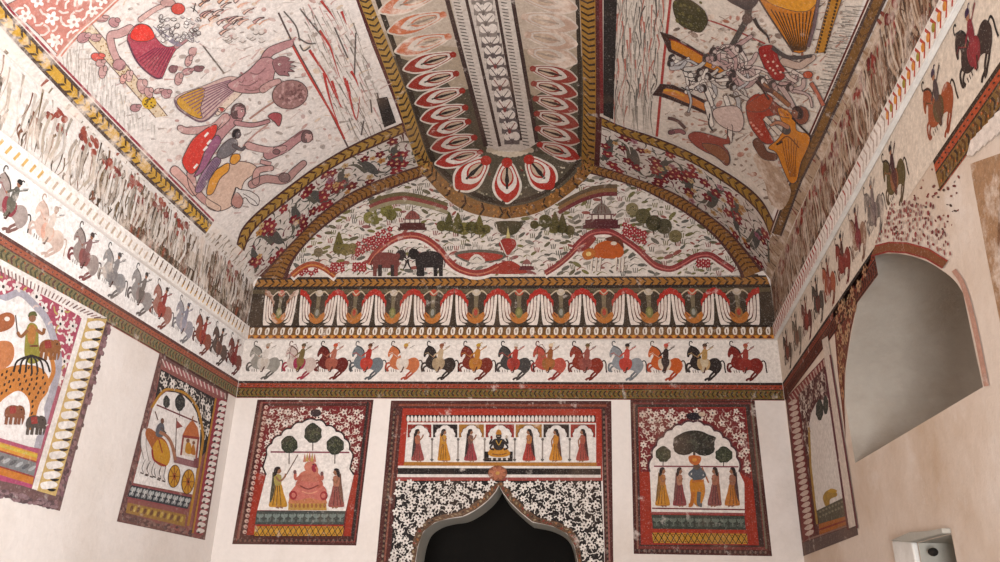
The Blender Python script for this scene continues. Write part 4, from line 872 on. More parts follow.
# ---------------------------------------------------------------- lotus runner along the crown of the vault, its round end on the lunette
_ax = [405, 413, 450, 505, 560, 599, 612]; _ay = [170, 167.5, 157.5, 151, 156.5, 166, 170]
def crease(x): return float(np.interp(x, _ax, _ay))
class Both:
    """draws a shape given in photo pixels on the vault, on the lunette wall, or on both where it crosses the edge between them"""
    def __init__(s, base): s.v = Paint(VAULT, base); s.b = Paint(BACK, base + .001)
    def go(s, fn, pts):
        d = [y - crease(x) for x, y in pts]
        if min(d) < 1: fn(Pen(s.v, VAULT.uv, 1))
        if max(d) > -1: fn(Pen(s.b, BACK.uv, 1))
    def poly(s, pts, c, l=1, smooth=False): s.go(lambda p: p.poly(pts, c, l, smooth), pts)
    def line(s, pts, w, c, l=1, smooth=False):
        P = catmull(pts) if smooth else [tuple(q) for q in pts]
        s.go(lambda p: p.line(P, w, c, l), P)
    def ell(s, x, y, a, b, c, l=1, rot=0): s.go(lambda p: p.ell(x, y, a, b, c, l, rot), [(x, y - b), (x, y + b)])
    def cut(s, pts, c, l=1):
        """polygon that runs from far up the vault down on to the lunette: split it along the crease"""
        P = np.array(pts); top = [(x, y) for x, y in pts]
        def clip(keep):
            out = []; n = len(pts)
            dense = []
            for i in range(n):
                a, b = np.array(pts[i]), np.array(pts[(i + 1) % n]); k = max(1, int(np.hypot(*(b - a)) / 4))
                dense += [tuple(a + (b - a) * j / k) for j in range(k)]
            for x, y in dense: out.append((x, min(y, crease(x) + 3)) if keep else (x, max(y, crease(x) - 3)))
            return out
        if P[:, 1].min() < 150: Pen(s.v, VAULT.uv, 1).poly(clip(True), c, l)
        if P[:, 1].max() > 150: Pen(s.b, BACK.uv, 1).poly(clip(False), c, l)
    def build(s, name, mat, parent=None):
        p = Paint(VAULT, 0); n = len(s.v.v); p.v = s.v.v + s.b.v; p.f = s.v.f + [tuple(n + i for i in t) for t in s.b.f]; p.c = s.v.c + s.b.c; return p.build(name, mat, parent)
Lo = catmull([(352, -20), (359, 0), (393, 90), (412, 150), (422, 172), (444, 197), (470, 213), (505, 219.5)], False, 8); Li = catmull([(363, -20), (371, 0), (405.6, 90), (426, 152), (436, 170), (452, 186), (475, 200), (505, 208)], False, 8)
Ro = catmull([(595.5, -20), (595.5, 0), (596, 90), (595, 150), (591, 172), (569, 194), (538, 213), (505, 219.5)], False, 8); Ri = catmull([(579, -20), (580, 0), (583.5, 90), (582, 150), (580, 168), (558, 190), (534, 202), (505, 208)], False, 8)
z = Both(.0015)
z.cut([(x - 5, y + 2) for x, y in Lo] + [(x + 6, y + 2) for x, y in Ro[::-1]], '#4f2322', 1)
z.cut(Li + Ri[::-1], '#4e4638', 2)
z.cut([(x, y) for x, y in Li if y < 62] + [(438, 70), (455, 92), (500, 80), (535, 96), (560, 80)] + [(x, y) for x, y in Ri[::-1] if y < 66], '#a3937f', 3)
z.cut([(x, y) for x, y in Li if y < 30] + [(430, 44), (500, 52), (550, 46)] + [(x, y) for x, y in Ri[::-1] if y < 34], '#b5a696', 4)
run = tag(z.build('lotus_runner', 'mid'), 'long lotus petal runner down the crown of the vault, rounded end over the lunette', 'mural')
def rope_px(A, B, name, bg, bgl):
    z = Both(.0035); n = 46
    A, _ = resample(A, n * 2 + 1); B, _ = resample(B, n * 2 + 1)
    for i in range(n * 2):
        y = (A[i][1] + B[i][1]) / 2; c = bg if y < 168 else bgl; z.poly([tuple(A[i]), tuple(A[i + 1]), tuple(B[i + 1]), tuple(B[i])], c, 1)
    for i in range(n):
        j = i * 2; m0, m1 = (A[j] + B[j]) / 2, (A[j + 1] + B[j + 1]) / 2; m2 = (A[j + 2] + B[j + 2]) / 2
        if m0[1] > 176 and i % 3: continue
        for E_ in (A, B):
            e = E_[j] * .9 + m0 * .1; e2 = E_[j] * .35 + E_[j + 1] * .65; e2 = e2 * .9 + m1 * .1; z.poly([tuple(e), tuple(e2), tuple(m1 * .4 + m2 * .6), tuple(m1)], '#2e2118', 2)
    z.build(name, 'mid', run)
rope_px(Lo, Li, 'rope_edge', '#a07c3a', '#7c5a34'); rope_px(Ro, Ri, 'rope_edge', '#946c2c', '#7a5226')
z = Both(.004)
z.line([(376, -5), (392, 40), (412, 97), (430, 152), (438, 166), (455, 182), (478, 196), (505, 204)], 5, '#33291f', 1, True); z.line([(577.5, -5), (580, 90), (579, 150), (576, 165), (555, 186), (532, 198), (505, 204)], 4, '#33291f', 1, True)
z.build('dark_edging', 'mid', run)
z = Both(.0046); R = random.Random(17)
for k in range(260):
    t = R.random(); i = int(t * (len(Lo) - 1)); A_, B_ = (Lo, Li) if R.random() < .5 else (Ro, Ri); j = min(len(A_), len(B_)) - 1; i = int(t * j)
    if A_[i][1] < 150: continue
    q = R.uniform(.15, .85); x, y = A_[i][0] * q + B_[i][0] * (1 - q) + R.uniform(-5, 5), A_[i][1] * q + B_[i][1] * (1 - q); z.ell(x, y, R.uniform(.8, 2), R.uniform(.6, 1.5), R.choice(['#a8743a', '#5a3a20', '#8c5a28', '#4a2c1c', '#94683a']), 3, R.uniform(0, 3))
for k in range(150):
    x, y = R.uniform(440, 572), R.uniform(166, 203); 
    if ((x - 506) / 62) ** 2 + ((y - 160) / 42) ** 2 < .92: z.ell(x, y, R.uniform(.8, 2), R.uniform(.6, 1.3), R.choice(['#8a8474', '#7c7460', '#a09880', '#3c3a2c', '#6a2c24', '#b5ac98']), -6, R.uniform(0, 3))
z.build('mottling', 'mid', run)['kind'] = 'stuff'
# spine
z = Both(.004)
z.cut([(446, -10), (451, 0), (477, 110), (487, 148), (505, 156), (526, 150), (538, 142), (530, 110), (514, 0), (511, -10)], '#c2b8ae', 1)
for a, b, w in (((446, -5), (486, 146), 4.5), ((465.5, -5), (500, 146), 3), ((495.5, -5), (521, 140), 3), ((512, -5), (537, 142), 4)): z.line([a, b], w, '#3c2a26', 2)
for k in range(46):
    t = k / 45; 
    for (a0, a1), (b0, b1) in (((451, 463), (486, 497)), ((499, 510), (522, 534))):
        x0, x1, y = a0 + (b0 - a0) * t, a1 + (b1 - a1) * t, -5 + 149 * t; z.line([(x0 + 1, y), (x0 + (x1 - x0) * .62, y + 1)], .9, '#3a3230', 3)
for k in range(14):
    t = k / 13; xc, y, w = 481 + 31 * t, -2 + 140 * t, 10 - 2 * t; c = '#6c625c' if k < 5 else '#54484a' if k % 2 else '#7a3a38'
    z.poly([(xc - w, y - 9), (xc + w, y - 9), (xc + w * .95, y + 6), (xc - w * .95, y + 6)], '#857b74' if k < 4 else '#5f5553', 2.5)
    for e in (-1, 1): z.ell(xc + e * w * .46, y - 2.5, w * .52, 4.6, '#d6ccc3', 3, e * -.75); z.line([(xc + e * w * .1, y + 2), (xc + e * w * .7, y - 5)], .9, c, 4)
    z.ell(xc, y + 4, 1.6, 2.2, c, 4)
for k in range(9): z.ell(490 + k * 5, 150 + 5 * math.sin(math.pi * k / 8), 4, 3, '#b9ab98', 3)
z.build('spine', 'mid', run)
def petal(base, tip, w, red, slit, outline, k, inner='#d2c8be', mat='mid'):
    b, t = np.array(base, float), np.array(tip, float); d = t - b; L = math.hypot(*d); d /= L; nn = np.array([-d[1], d[0]])
    def sh(ws, l0, l1, off=0):
        o = [];
        for s in (1, -1):
            seq = [(l0, .35), (.3, .8), (.55, 1.0), (.78, .82), (.92, .42)]
            for q, ww in (seq if s == 1 else seq[::-1]): o.append(tuple(b + d * L * (l0 + (l1 - l0) * q) + nn * s * ww * w * ws))
            if s == 1: o.append(tuple(b + d * L * l1))
        return o
    z = Both(.0042)
    z.poly(sh(.60, 0, 1.04), outline, 1, True); z.poly(sh(.5, .02, 1.0), red, 2, True); z.poly(sh(.40, .04, .78), inner, 3, True); z.poly(sh(.27, .08, .62), red, 3.5, True); z.poly(sh(.21, .1, .56), '#b9a48e', 4, True); z.line([tuple(b + d * L * .12), tuple(b + d * L * .66)], w * .09, slit, 5); z.poly([tuple(b + d * L * .25 + nn * w * .04), tuple(b + d * L * .45 + nn * w * .09), tuple(b + d * L * .68), tuple(b + d * L * .45 - nn * w * .09), tuple(b + d * L * .25 - nn * w * .04)], slit, 5)
    z.ell(b[0], b[1], w * .22, w * .2, red, 6)
    z.build('petal', mat, run)
lt = [(372, -10), (380, 11), (388.6, 31), (396, 51), (404, 69), (408, 86), (416, 103), (421, 119), (428, 133), (431.5, 148), (436, 164)]; lb = [(432, -28), (438, -8), (443, 14), (448, 36), (453, 54), (456, 73), (462, 90), (465, 107), (468, 121), (474, 137), (480, 152)]
for i in range(11):
    f = i < 4; petal(lb[i], lt[i], 17 if f else 15.5, '#b86a48' if f else '#8c2a1e' if i < 9 else '#962820', '#8a7a6c' if f else '#2a211c', '#bfb2a4' if f else '#cfc4b8', i, '#c2b7ac' if f else '#d0c6bc', 'old' if f else 'mid')
rt = [(577, -12), (577, 8), (577, 27), (577, 44), (577, 61), (577, 79), (577, 94), (578, 109), (579, 125), (580, 141), (580, 158)]; rb = [(519, -26), (522, -5), (525, 16), (528, 34), (531, 51), (533, 68), (534, 83), (536, 98), (537, 113), (538, 128), (540, 144)]
for i in range(11):
    f = i < 5; petal(rb[i], rt[i], 17 if f else 15, '#b59a88' if f else '#8a3a30' if i < 10 else '#9a2a20', '#9a8a7c' if f else '#3a2a24', '#bfb2a6', i, '#c0b5aa' if f else '#c9beb4', 'old' if f else 'mid')
for b, t in (((486, 161), (456, 189)), ((507, 163), (507, 203)), ((529, 160), (553, 189))): petal(b, t, 25, '#a02a1f', '#2a211c', '#d2c8bc', 0, '#d6ccc2')
# ---------------------------------------------------------------- painted vault, left
VP = px(VAULT)
def field(poly, label, c, mat):
    m = Mural('vault_mural', VAULT, VP, label, 'mural', None, mat, .002); m.ground().poly(poly, c, 1); return m.done()
fR1, fR2 = crop(VAULT, 640, 0, .21), crop(VAULT, 650, 80, .2312)
fF1, fF2, fF3 = crop(VAULT, 30, 0, .1956), crop(VAULT, 150, 0, .267), crop(VAULT, 150, 90, .267)
m = field([(-22, -26), (10, 10), (60, 62), (110, 114), (160, 165), (214, 221), (238, 240), (243, 227), (254, 214), (275, 196), (305, 173), (347, 146.5), (377, 132), (402, 122.5), (390, 90), (372, 45), (356, 0), (347, -26)], 'battle mural on the vault, left of the lotus runner, with red and yellow skirted figures', '#d6cdc6', 'pale')
def P_(name, f, fn, mat='mid', lift=.0035, label=None, ink=True):
    def go(p):
        q = Pen(p.p, f, 1)
        if ink and f in (fF1, fF2, fF3, fR1, fR2) and 'streak' not in name and lift > .003: q.ink = (3.2, '#4f3f3e')
        fn(q)
    return m.part(name, go, mat, lift, None, label)
MV, MV2, MVD = '#a87c7c', '#b58f8a', '#7a5658'
def corner(p):
    poly = [(-120, 20), (60, 190), (138, 278), (172, 232), (240, 158), (330, 80), (450, -30), (40, -60)]
    p.poly(poly, '#b5766a', 1); tangle(p.p, uvpoly(fF1, poly), .066, random.Random(3), ['#e2dcd6', '#dcd4cc'], '#b08a80', ['#d8cfc8', '#cfc0b8'], 2, .6, .4)
    for d, c in ((0, '#c08878'), (14, '#d8cbc2'), (24, '#b87868')): p.line([(130 + d, 285), (172 + d, 232), (240 + d, 160), (330 + d, 82), (450 + d, -30)], 9, c, 5, True)
P_('corner_roundel', fF1, corner, 'pale')
def sash(p):
    p.poly([(252, 156), (304, 110), (500, 340), (700, 590), (640, 600), (440, 370)], '#c9b59a', 1); p.line([(252, 156), (440, 370), (640, 600)], 5, '#6a5450', 2); p.line([(304, 110), (500, 340), (700, 590)], 5, '#6a5450', 2)
    R = random.Random(1)
    for k in range(90): t = R.random(); q = R.uniform(.1, .9); p.ell((252 + 388 * t) * (1 - q) + (304 + 396 * t) * q, (156 + 444 * t) * (1 - q) + (110 + 480 * t) * q, 4, 4, '#9a7a50', 2, 0, 6)
    p.ell(606, 522, 38, 34, '#c09a2c', 3)
    for k in range(16): p.ell(606 + R.uniform(-28, 28), 522 + R.uniform(-26, 26), 5, 5, '#5a421c', 4, 0, 6)
P_('dotted_sash', fF1, sash, 'mid', .002)
def streaks(f, poly, n, cs, w, ang, name, seed=0, mat='pale', lift=.0018, L=(30, 90)):
    def d(p):
        R = random.Random(seed)
        for u, v in scatter(poly, math.sqrt(abs(area2(poly)) / n) * .8, R, 12):
            l = R.uniform(*L); a = ang + R.uniform(-.12, .12); p.line([(u, v), (u + l * .5 * math.cos(a) + R.uniform(-3, 3), v + l * .5 * math.sin(a)), (u + l * math.cos(a), v + l * math.sin(a))], w * R.uniform(.5, 1.3), R.choice(cs), 1, True, True)
    o = P_(name, f, d, mat, lift); o['kind'] = 'stuff'; return o
def area2(p): return sum(p[i][0] * p[(i + 1) % len(p)][1] - p[(i + 1) % len(p)][0] * p[i][1] for i in range(len(p))) / 2
streaks(fF1, [(150, 290), (260, 190), (430, 400), (560, 560), (640, 640), (500, 640), (330, 480)], 110, ['#b5ada4', '#c2bab2', '#a89f96'], 8, 1.55, 'grey_streaks', 1)
# diagonal field edge strokes near the runner
def strokes(p):
    p.line([(480, 45), (540, 170), (640, 350), (740, 548)], 7, '#5a4a48', 1, True); p.line([(528, 160), (600, 290), (690, 440), (728, 520)], 8, '#a83c34', 2)
    for l in ([(596, 185), (625, 230), (660, 282), (690, 350), (722, 405)], [(634, 112), (672, 170), (690, 225), (710, 288)], [(728, 290), (745, 350), (772, 448), (785, 360)], [(752, 264), (770, 295), (780, 322)], [(650, 270), (665, 340), (682, 400), (706, 465)], [(640, 0), (670, 40), (692, 70)], [(716, 40), (736, 90)], [(735, 300), (752, 352)], [(680, 300), (700, 360), (715, 402)]): p.line(l, 11, '#a83a34', 2, True, True)
    for l in ([(500, 40), (545, 95), (560, 150)], [(555, 140), (590, 160), (620, 160)], [(560, 30), (640, 130)], [(560, 165), (575, 188), (600, 172)], [(690, 100), (740, 215)], [(770, 120), (765, 280)], [(800, 450), (790, 505)], [(850, 345), (862, 400)], [(825, 370), (830, 420)]): p.line(l, 6, '#5c5450', 2, True)
P_('red_strokes', fF2, strokes, 'mid', .002)
streaks(fF2, [(560, 10), (740, 20), (800, 200), (870, 400), (860, 470), (770, 500), (700, 420), (620, 240)], 130, ['#a8a097', '#948a80', '#b8b0a6', '#b58a84', '#7c746c'], 6, 1.15, 'grey_streaks', 2)
P_('black_block', px(VAULT), lambda p: p.poly([(376, 98), (387, 96), (396, 122), (384, 127)], '#2c2624', 1))
# figures
def limb(p, pts, w, c, l=2):
    """tapering arm or leg with rounded ends, one outline"""
    P = [np.array(q, float) for q in catmull(pts)]; A = []; B = []; m_ = len(P)
    for i, q in enumerate(P):
        d = P[min(m_ - 1, i + 1)] - P[max(0, i - 1)]; d = d / (math.hypot(*d) or 1); n = np.array([-d[1], d[0]]); ww = w / 2 * (1.08 - .3 * i / (m_ - 1)); A.append(q + n * ww); B.append(q - n * ww)
    cap = lambda q, d, r, s_: [q + r * (math.cos(t) * d + math.sin(t) * np.array([-d[1], d[0]])) for t in ((s_ * k) for k in (.9, .45, 0, -.45, -.9))]
    d1 = P[-1] - P[-2]; d1 = d1 / (math.hypot(*d1) or 1); d0 = P[0] - P[1]; d0 = d0 / (math.hypot(*d0) or 1)
    p.poly([tuple(q) for q in A + cap(P[-1], d1, w * .41, 1) + B[::-1] + cap(P[0], d0, w * .56, 1)], c, l)
def head(p, x, y, r, d, skin, hair='#3c2e2e', l=5):
    p.ell(x, y, r * .8, r * .95, skin, l, 0, 14); p.poly([(x + d * r * .6, y - r * .15), (x + d * r * 1.05, y + r * .2), (x + d * r * .6, y + r * .35)], skin, l)
    p.poly([(x - d * r * .2, y + r * .9), (x - d * r * .9, y + r * .8), (x - d * r * 1.1, y), (x - d * r * .7, y - r * .9), (x + d * r * .2, y - r * 1.15), (x + d * r * .65, y - r * .7), (x + d * r * .2, y - r * .55), (x - d * r * .3, y - r * .1)], hair, l + 1, True, 3)
    p.ell(x + d * r * .38, y - r * .08, r * .17, r * .09, '#e0d6ce', l + 1, 0, 7); p.ell(x + d * r * .42, y - r * .08, r * .08, r * .08, '#241c1c', l + 2, 0, 6); p.line([(x + d * r * .35, y + r * .5), (x + d * r * .7, y + r * .5)], r * .1, '#6a3434', l + 1); p.line([(x + d * r * .2, y - r * .3), (x + d * r * .6, y - r * .3)], r * .08, '#2c2222', l + 1)
def redskirt(p):
    p.poly([(494, 205), (506, 158), (540, 124), (580, 120), (615, 140), (640, 190), (690, 235), (745, 228), (775, 200), (800, 185), (735, 262), (700, 330), (672, 392), (640, 396), (585, 358), (535, 300)], '#a04250', 1, True)
    p.poly([(508, 188), (522, 146), (560, 120), (606, 134), (634, 184), (600, 206), (545, 208)], '#cc3a30', 2, True)
    for k in range(9): t = k / 8; p.line([(640 + t * 90, 240 + t * 5), (540 + t * 120, 300 + t * 92)], 5, '#6f2c40', 3)
    p.line([(494, 205), (535, 300), (585, 358), (640, 396), (674, 394)], 9, '#5c3a48', 3, True)
    for k in range(9): p.line([(625 + k * 12, 130 + k * 8), (690 + k * 10, 195 + k * 4), (745, 232)], 4, '#7c7480', 4, True)
    limb(p, [(505, 145), (450, 170), (408, 180), (415, 240), (440, 300), (462, 330)], 42, MV2, 1); p.ell(452, 328, 34, 30, MV, 2); p.line([(420, 340), (455, 358), (480, 330)], 5, '#6a4a50', 3, True)
    limb(p, [(745, 235), (800, 195), (830, 170)], 22, MV, 2)
P_('red_skirted_figure', fF1, redskirt)
for x, y, rx, ry, a, c in ((360, 92, 34, 18, .1, MV2), (424, 112, 28, 24, .6, MV), (268, 190, 34, 26, -.4, MV), (330, 190, 28, 20, .2, MV2), (340, 290, 34, 22, .3, '#c4584e'), (366, 365, 20, 34, .1, MV2), (355, 320, 24, 20, 0, MV2), (726, 350, 22, 20, 0, MVD), (755, 400, 20, 34, .2, MV2), (806, 308, 18, 30, .3, MV2), (826, 262, 20, 24, 0, MV2), (800, 362, 30, 18, -.3, MV), (855, 348, 26, 16, .1, MVD), (650, 462, 24, 14, -.3, MV2), (690, 476, 26, 24, .5, MV), (566, 438, 24, 40, -.3, MV2), (500, 385, 18, 30, 0, '#c9a49c'), (532, 548, 26, 20, 0, MV), (470, 400, 16, 26, .2, '#c4948a'), (600, 470, 20, 30, -.5, MV2)):
    P_('fallen_limb', fF1, lambda p: (p.ell(x, y, rx, ry, c, 1, a, 14), p.ell(x + rx * .7, y - ry * .5, rx * .55, ry * .5, c, 2, a, 10), p.line([(x - rx * .6 * math.cos(a), y - rx * .6 * math.sin(a) + ry * .5), (x + rx * .6 * math.cos(a), y + rx * .6 * math.sin(a) + ry * .5)], 3, MVD, 3)))
def whirl(p):
    R = random.Random(2); limb(p, [(560, 95), (640, 40), (720, 10)], 26, '#c4a098', 1); p.ell(752, 40, 36, 30, '#b8483e', 2); p.ell(700, 10, 40, 20, '#b08a84', 1)
    for k in range(46): x, y = R.uniform(640, 860), R.uniform(80, 210); p.ell(x, y, R.uniform(8, 20), R.uniform(6, 13), R.choice(['#d8d2cc', '#c9c2bc', '#b5aeaa']), 3, R.uniform(0, 3), 8); p.line([(x - 12, y), (x, y + 9), (x + 12, y + 1)], 3.5, R.choice(['#4a4442', '#6a6264', '#8a8288']), 4, True)
    p.line([(830, 55), (842, 10)], 5, '#332c2a', 4); p.line([(815, 30), (838, 45), (856, 62)], 4, '#332c2a', 4)
P_('tangled_warrior', fF1, whirl)
def haze_fig(p):   # faint orange and pink crowd at the top
    R = random.Random(6)
    for k in range(40):
        x, y = R.uniform(190, 430), R.uniform(-20, 120); y += (430 - x) * .05; p.line([(x - 18, y + 6), (x, y - 8), (x + 22, y - 14)], R.uniform(5, 14), R.choice(['#cfa898', '#d8bfb0', '#c99a80', '#b8908a', '#d2b4a8']), 1, True, True)
    for k in range(12): x, y = R.uniform(270, 430), R.uniform(85, 150); p.ell(x, y, 9, 9, '#c9beb6', 2, 0, 8); p.line([(x - 12, y + 6), (x, y + 12), (x + 14, y + 4)], 3, '#8a8078', 3, True)
    p.line([(195, 168), (235, 220), (275, 272)], 6, '#6a605a', 2, True)
P_('faint_figures', fF2, haze_fig, 'pale')['kind'] = 'stuff'
def yellowskirt(p):
    p.poly([(88, 372), (110, 350), (200, 318), (290, 284), (342, 296), (352, 322), (300, 360), (250, 405), (215, 442), (180, 452), (135, 428), (100, 402)], '#b99c94', 1, True); p.poly([(96, 374), (120, 352), (190, 326), (200, 350), (185, 400), (190, 440), (150, 430), (108, 400)], '#b98a34', 2, True)
    for k in range(9): t = k / 8; p.line([(300 + t * 20, 296 + t * 34), (112 + t * 80, 364 + t * 78)], 4.5, '#7a5664', 3)
    p.line([(88, 372), (100, 402), (135, 428), (180, 452), (215, 442), (252, 405)], 7, '#6a545c', 3, True)
    limb(p, [(425, 225), (445, 192), (485, 172), (522, 158)], 34, MV, 4); 
    for k in range(3): p.line([(520, 158 - k * 3), (538 + k * 4, 150 - k * 8)], 5, MV, 4)
    p.poly([(285, 314), (325, 288), (372, 254), (412, 214), (450, 212), (470, 236), (462, 276), (452, 314), (420, 338), (380, 346), (318, 340)], MV, 5, True, 3)
    p.poly([(456, 226), (474, 212), (500, 206), (522, 216), (512, 224), (540, 226), (520, 236), (546, 244), (520, 250), (540, 264), (514, 264), (520, 280), (498, 278), (480, 276), (464, 258)], '#8a6062', 6, True, 3)
    p.ell(482, 236, 6, 4, '#d2c4bc', 7, 0, 8); p.ell(484, 236, 2.5, 2.5, '#2c2424', 8, 0, 6); p.line([(478, 262), (496, 266), (510, 258)], 4, '#4a2c2c', 7, True)
    limb(p, [(420, 330), (450, 310), (478, 300)], 26, MV2, 6)
    for a_, b_ in (((330, 312), (400, 298)), ((372, 268), (430, 250)), ((350, 330), (420, 318)), ((330, 300), (352, 286))): p.line([a_, ((a_[0] + b_[0]) / 2, a_[1] + 5), b_], 4, MVD, 7, True)
    for k in range(9): p.ell(340 + (k * 41) % 110, 270 + (k * 29) % 60, 7, 4, '#9a6c6c', 7, .4, 7)
    limb(p, [(330, 340), (290, 380), (250, 420)], 24, '#cdb9a8', 1); p.ell(262, 408, 16, 9, '#b04a44', 2)
P_('yellow_skirted_demon', fF2, yellowskirt)
def mace(p):
    R = random.Random(3); p.line([(470, 372), (420, 405), (370, 442)], 7, '#a07c70', 1); p.ell(522, 350, 68, 54, '#8e6a66', 2, -.2, 20)
    for _ in range(60): a, d = R.uniform(0, 6.3), R.uniform(0, .9); p.ell(522 + 64 * d * math.cos(a), 350 + 50 * d * math.sin(a), 8, 5, R.choice(['#6c4a48', '#a88480', '#7a5654']), 3, R.uniform(0, 3), 7)
P_('mace', fF2, mace)
def parasol(p): p.line([(440, 462), (390, 500), (345, 545)], 6, '#b08a80', 1); p.poly([(438, 432), (462, 418), (488, 424), (490, 444), (480, 470), (462, 452)], '#9a4a4e', 2, True)
P_('fly_whisk', fF2, parasol)
def redshawl(p):
    limb(p, [(280, 100), (230, 140), (140, 150), (110, 140)], 30, MV2, 1); head(p, 330, 78, 28, 1, MV, '#5c4444'); limb(p, [(320, 100), (290, 125), (260, 160), (240, 190)], 44, MV, 1); limb(p, [(320, 120), (380, 128), (440, 114)], 18, MV, 2); p.poly([(306, 60), (330, 48), (352, 58), (352, 90), (338, 100), (340, 70)], MVD, 3, True)
    p.poly([(118, 272), (128, 232), (160, 178), (215, 136), (246, 128), (240, 165), (205, 215), (178, 285), (148, 312)], '#c23a30', 3, True); p.poly([(178, 290), (206, 218), (244, 166), (262, 190), (232, 240), (196, 300), (160, 322)], '#8c5670', 3, True)
    for q in ((200, 172), (160, 290), (196, 224), (210, 200)): p.line([q, (q[0] + 14, q[1] - 16)], 8, '#ddd4cc', 5)
    limb(p, [(150, 310), (160, 360), (200, 410), (250, 440)], 30, '#b58a84', 1); limb(p, [(90, 300), (130, 340), (160, 380)], 34, '#c49a90', 1)
P_('red_shawled_figure', fF3, redshawl)
def greyfig(p):
    p.poly([(165, 372), (190, 310), (240, 248), (262, 262), (240, 300), (214, 340), (184, 380)], '#8a6a80', 2, True)
    for k in range(5): p.line([(172 + k * 6, 366), (236 + k * 6, 256)], 3, '#5c4a5c', 3)
    p.poly([(246, 240), (262, 208), (296, 180), (322, 186), (320, 220), (288, 246), (260, 254)], '#6c6668', 3, True); head(p, 322, 162, 17, 1, '#5c5456', '#242022', 5); limb(p, [(310, 205), (336, 220), (350, 212)], 12, '#5c5658', 4)
P_('grey_figure', fF3, greyfig)
def orangeshawl(p):
    p.poly([(205, 420), (240, 330), (300, 270), (370, 270), (400, 300), (350, 340), (330, 400), (290, 440), (240, 450)], '#c9ab98', 1, True); p.poly([(208, 384), (226, 316), (268, 280), (292, 272), (290, 300), (258, 330), (232, 384)], '#c98a34', 2, True); p.poly([(296, 268), (304, 240), (330, 238), (334, 256), (314, 276)], '#c98a34', 2, True)
    limb(p, [(380, 350), (430, 330), (500, 335), (540, 300), (572, 272)], 30, '#a8827c', 2); p.ell(500, 325, 22, 18, '#7a6260', 3); limb(p, [(392, 340), (400, 300), (450, 290)], 26, '#b89088', 2)
P_('orange_shawled_figure', fF3, orangeshawl)
def lying(p):
    limb(p, [(365, 205), (400, 215), (450, 222), (500, 215)], 26, MV2, 1); limb(p, [(440, 240), (500, 215), (540, 185), (575, 165)], 34, MV, 1); head(p, 588, 172, 22, 1, MV2, '#6a5050'); p.line([(535, 175), (570, 150), (600, 155), (605, 185)], 9, MVD, 3, True); p.line([(410, 265), (450, 275)], 16, MV2, 1); p.ell(470, 228, 14, 10, MVD, 3)
P_('fallen_warrior', fF3, lying)
def horse_w(p): p.poly([(300, 420), (318, 365), (335, 370), (372, 376), (404, 400), (400, 430), (372, 422), (350, 400), (320, 440)], '#cfc8c2', 2, True); p.line([(300, 425), (318, 362), (330, 368)], 6, '#4a3e3c', 3); p.poly([(300, 420), (320, 380), (345, 410), (330, 440)], '#a87a70', 3, True); p.line([(345, 385), (385, 410), (400, 428)], 3, '#5a504c', 4, True)
P_('white_horse', fF3, horse_w)
def worn_marks(poly, n, cs, seed, w=(1.2, 5), L=(4, 16)):
    def d(p):
        R = random.Random(seed)
        for x, y in scatter(poly, math.sqrt(abs(area2(poly)) / n) * .75, R, 10):
            l = R.uniform(*L); a = R.uniform(-.9, .5); k = R.random()
            if k < .5: p.line([(x, y), (x + l * .5 * math.cos(a) + R.uniform(-2, 2), y + l * .5 * math.sin(a)), (x + l * math.cos(a), y + l * math.sin(a))], R.uniform(*w) * .5, R.choice(cs), 1, True, True)
            else: p.ell(x, y, l * .28, R.uniform(*w) * .6, R.choice(cs), 1, a, 7)
    o = P_('faded_marks', px(VAULT), d, 'old', .0016, None, False); o['kind'] = 'stuff'
worn_marks([(60, 40), (120, 0), (340, 0), (370, 60), (395, 118), (300, 168), (235, 215), (215, 210), (150, 140)], 420, ['#b9a09a', '#a89c94', '#c4aca4', '#b5938c', '#9a8f88', '#c9b4a0'], 51)
# ---------------------------------------------------------------- painted vault, right
fR1, fR2 = crop(VAULT, 640, 0, .21), crop(VAULT, 650, 80, .2312)
m = field([(600, -26), (600, 116), (623, 125.5), (650.5, 134.5), (681, 146.5), (711, 162), (741, 180.5), (762.5, 199.5), (772, 215), (788, 178), (810, 130), (838, 65), (864, 0), (874, -26)], 'battle mural on the vault, right of the lotus runner, with a large orange pleated skirt', '#c9beb2', 'pale')
P_('black_band', px(VAULT), lambda p: p.poly([(604, -20), (618, -20), (613.5, 119), (603.5, 114.5)], '#26211f', 1))
P_('red_line', px(VAULT), lambda p: (p.line([(601, -20), (602, 113)], 3.4, '#6f2626', 1), p.line([(673, -20), (664, 60), (657, 136)], 2.6, '#9a3a34', 1)))
streaks(px(VAULT), [(618, -10), (666, -10), (652, 110), (612, 108)], 150, ['#8f877d', '#6f6860', '#a49b90', '#5a534d', '#a86a5c'], 1.7, 1.6, 'grey_streaks', 5, 'mid', .002, (14, 36))
P_('bush', fR1, lambda p: (p.line([(320, 90), (420, 125), (600, 205)], 7, '#94403a', 1, True), p.poly([(160, 10), (165, 60), (190, 110), (240, 138), (290, 150), (318, 120), (326, 90), (310, 50), (280, 20), (230, -10), (190, -12)], '#3f3a22', 2, True), [p.ell(*q, 9, 6, '#5c5630', 3, .5, 7) for q in [(170 + (k * 37) % 140, 5 + (k * 53) % 125) for k in range(34)]]))
def cot(p):
    p.poly([(98, 148), (150, 164), (270, 232), (392, 300), (444, 346), (410, 362), (360, 352), (250, 300), (138, 240)], '#3c2620', 1); p.poly([(146, 186), (170, 190), (340, 288), (390, 322), (420, 344), (380, 344), (262, 290), (152, 232)], '#b8741f', 2); p.line([(140, 182), (172, 190), (342, 290)], 6, '#7a2a20', 3)
P_('orange_cot', fR1, cot)
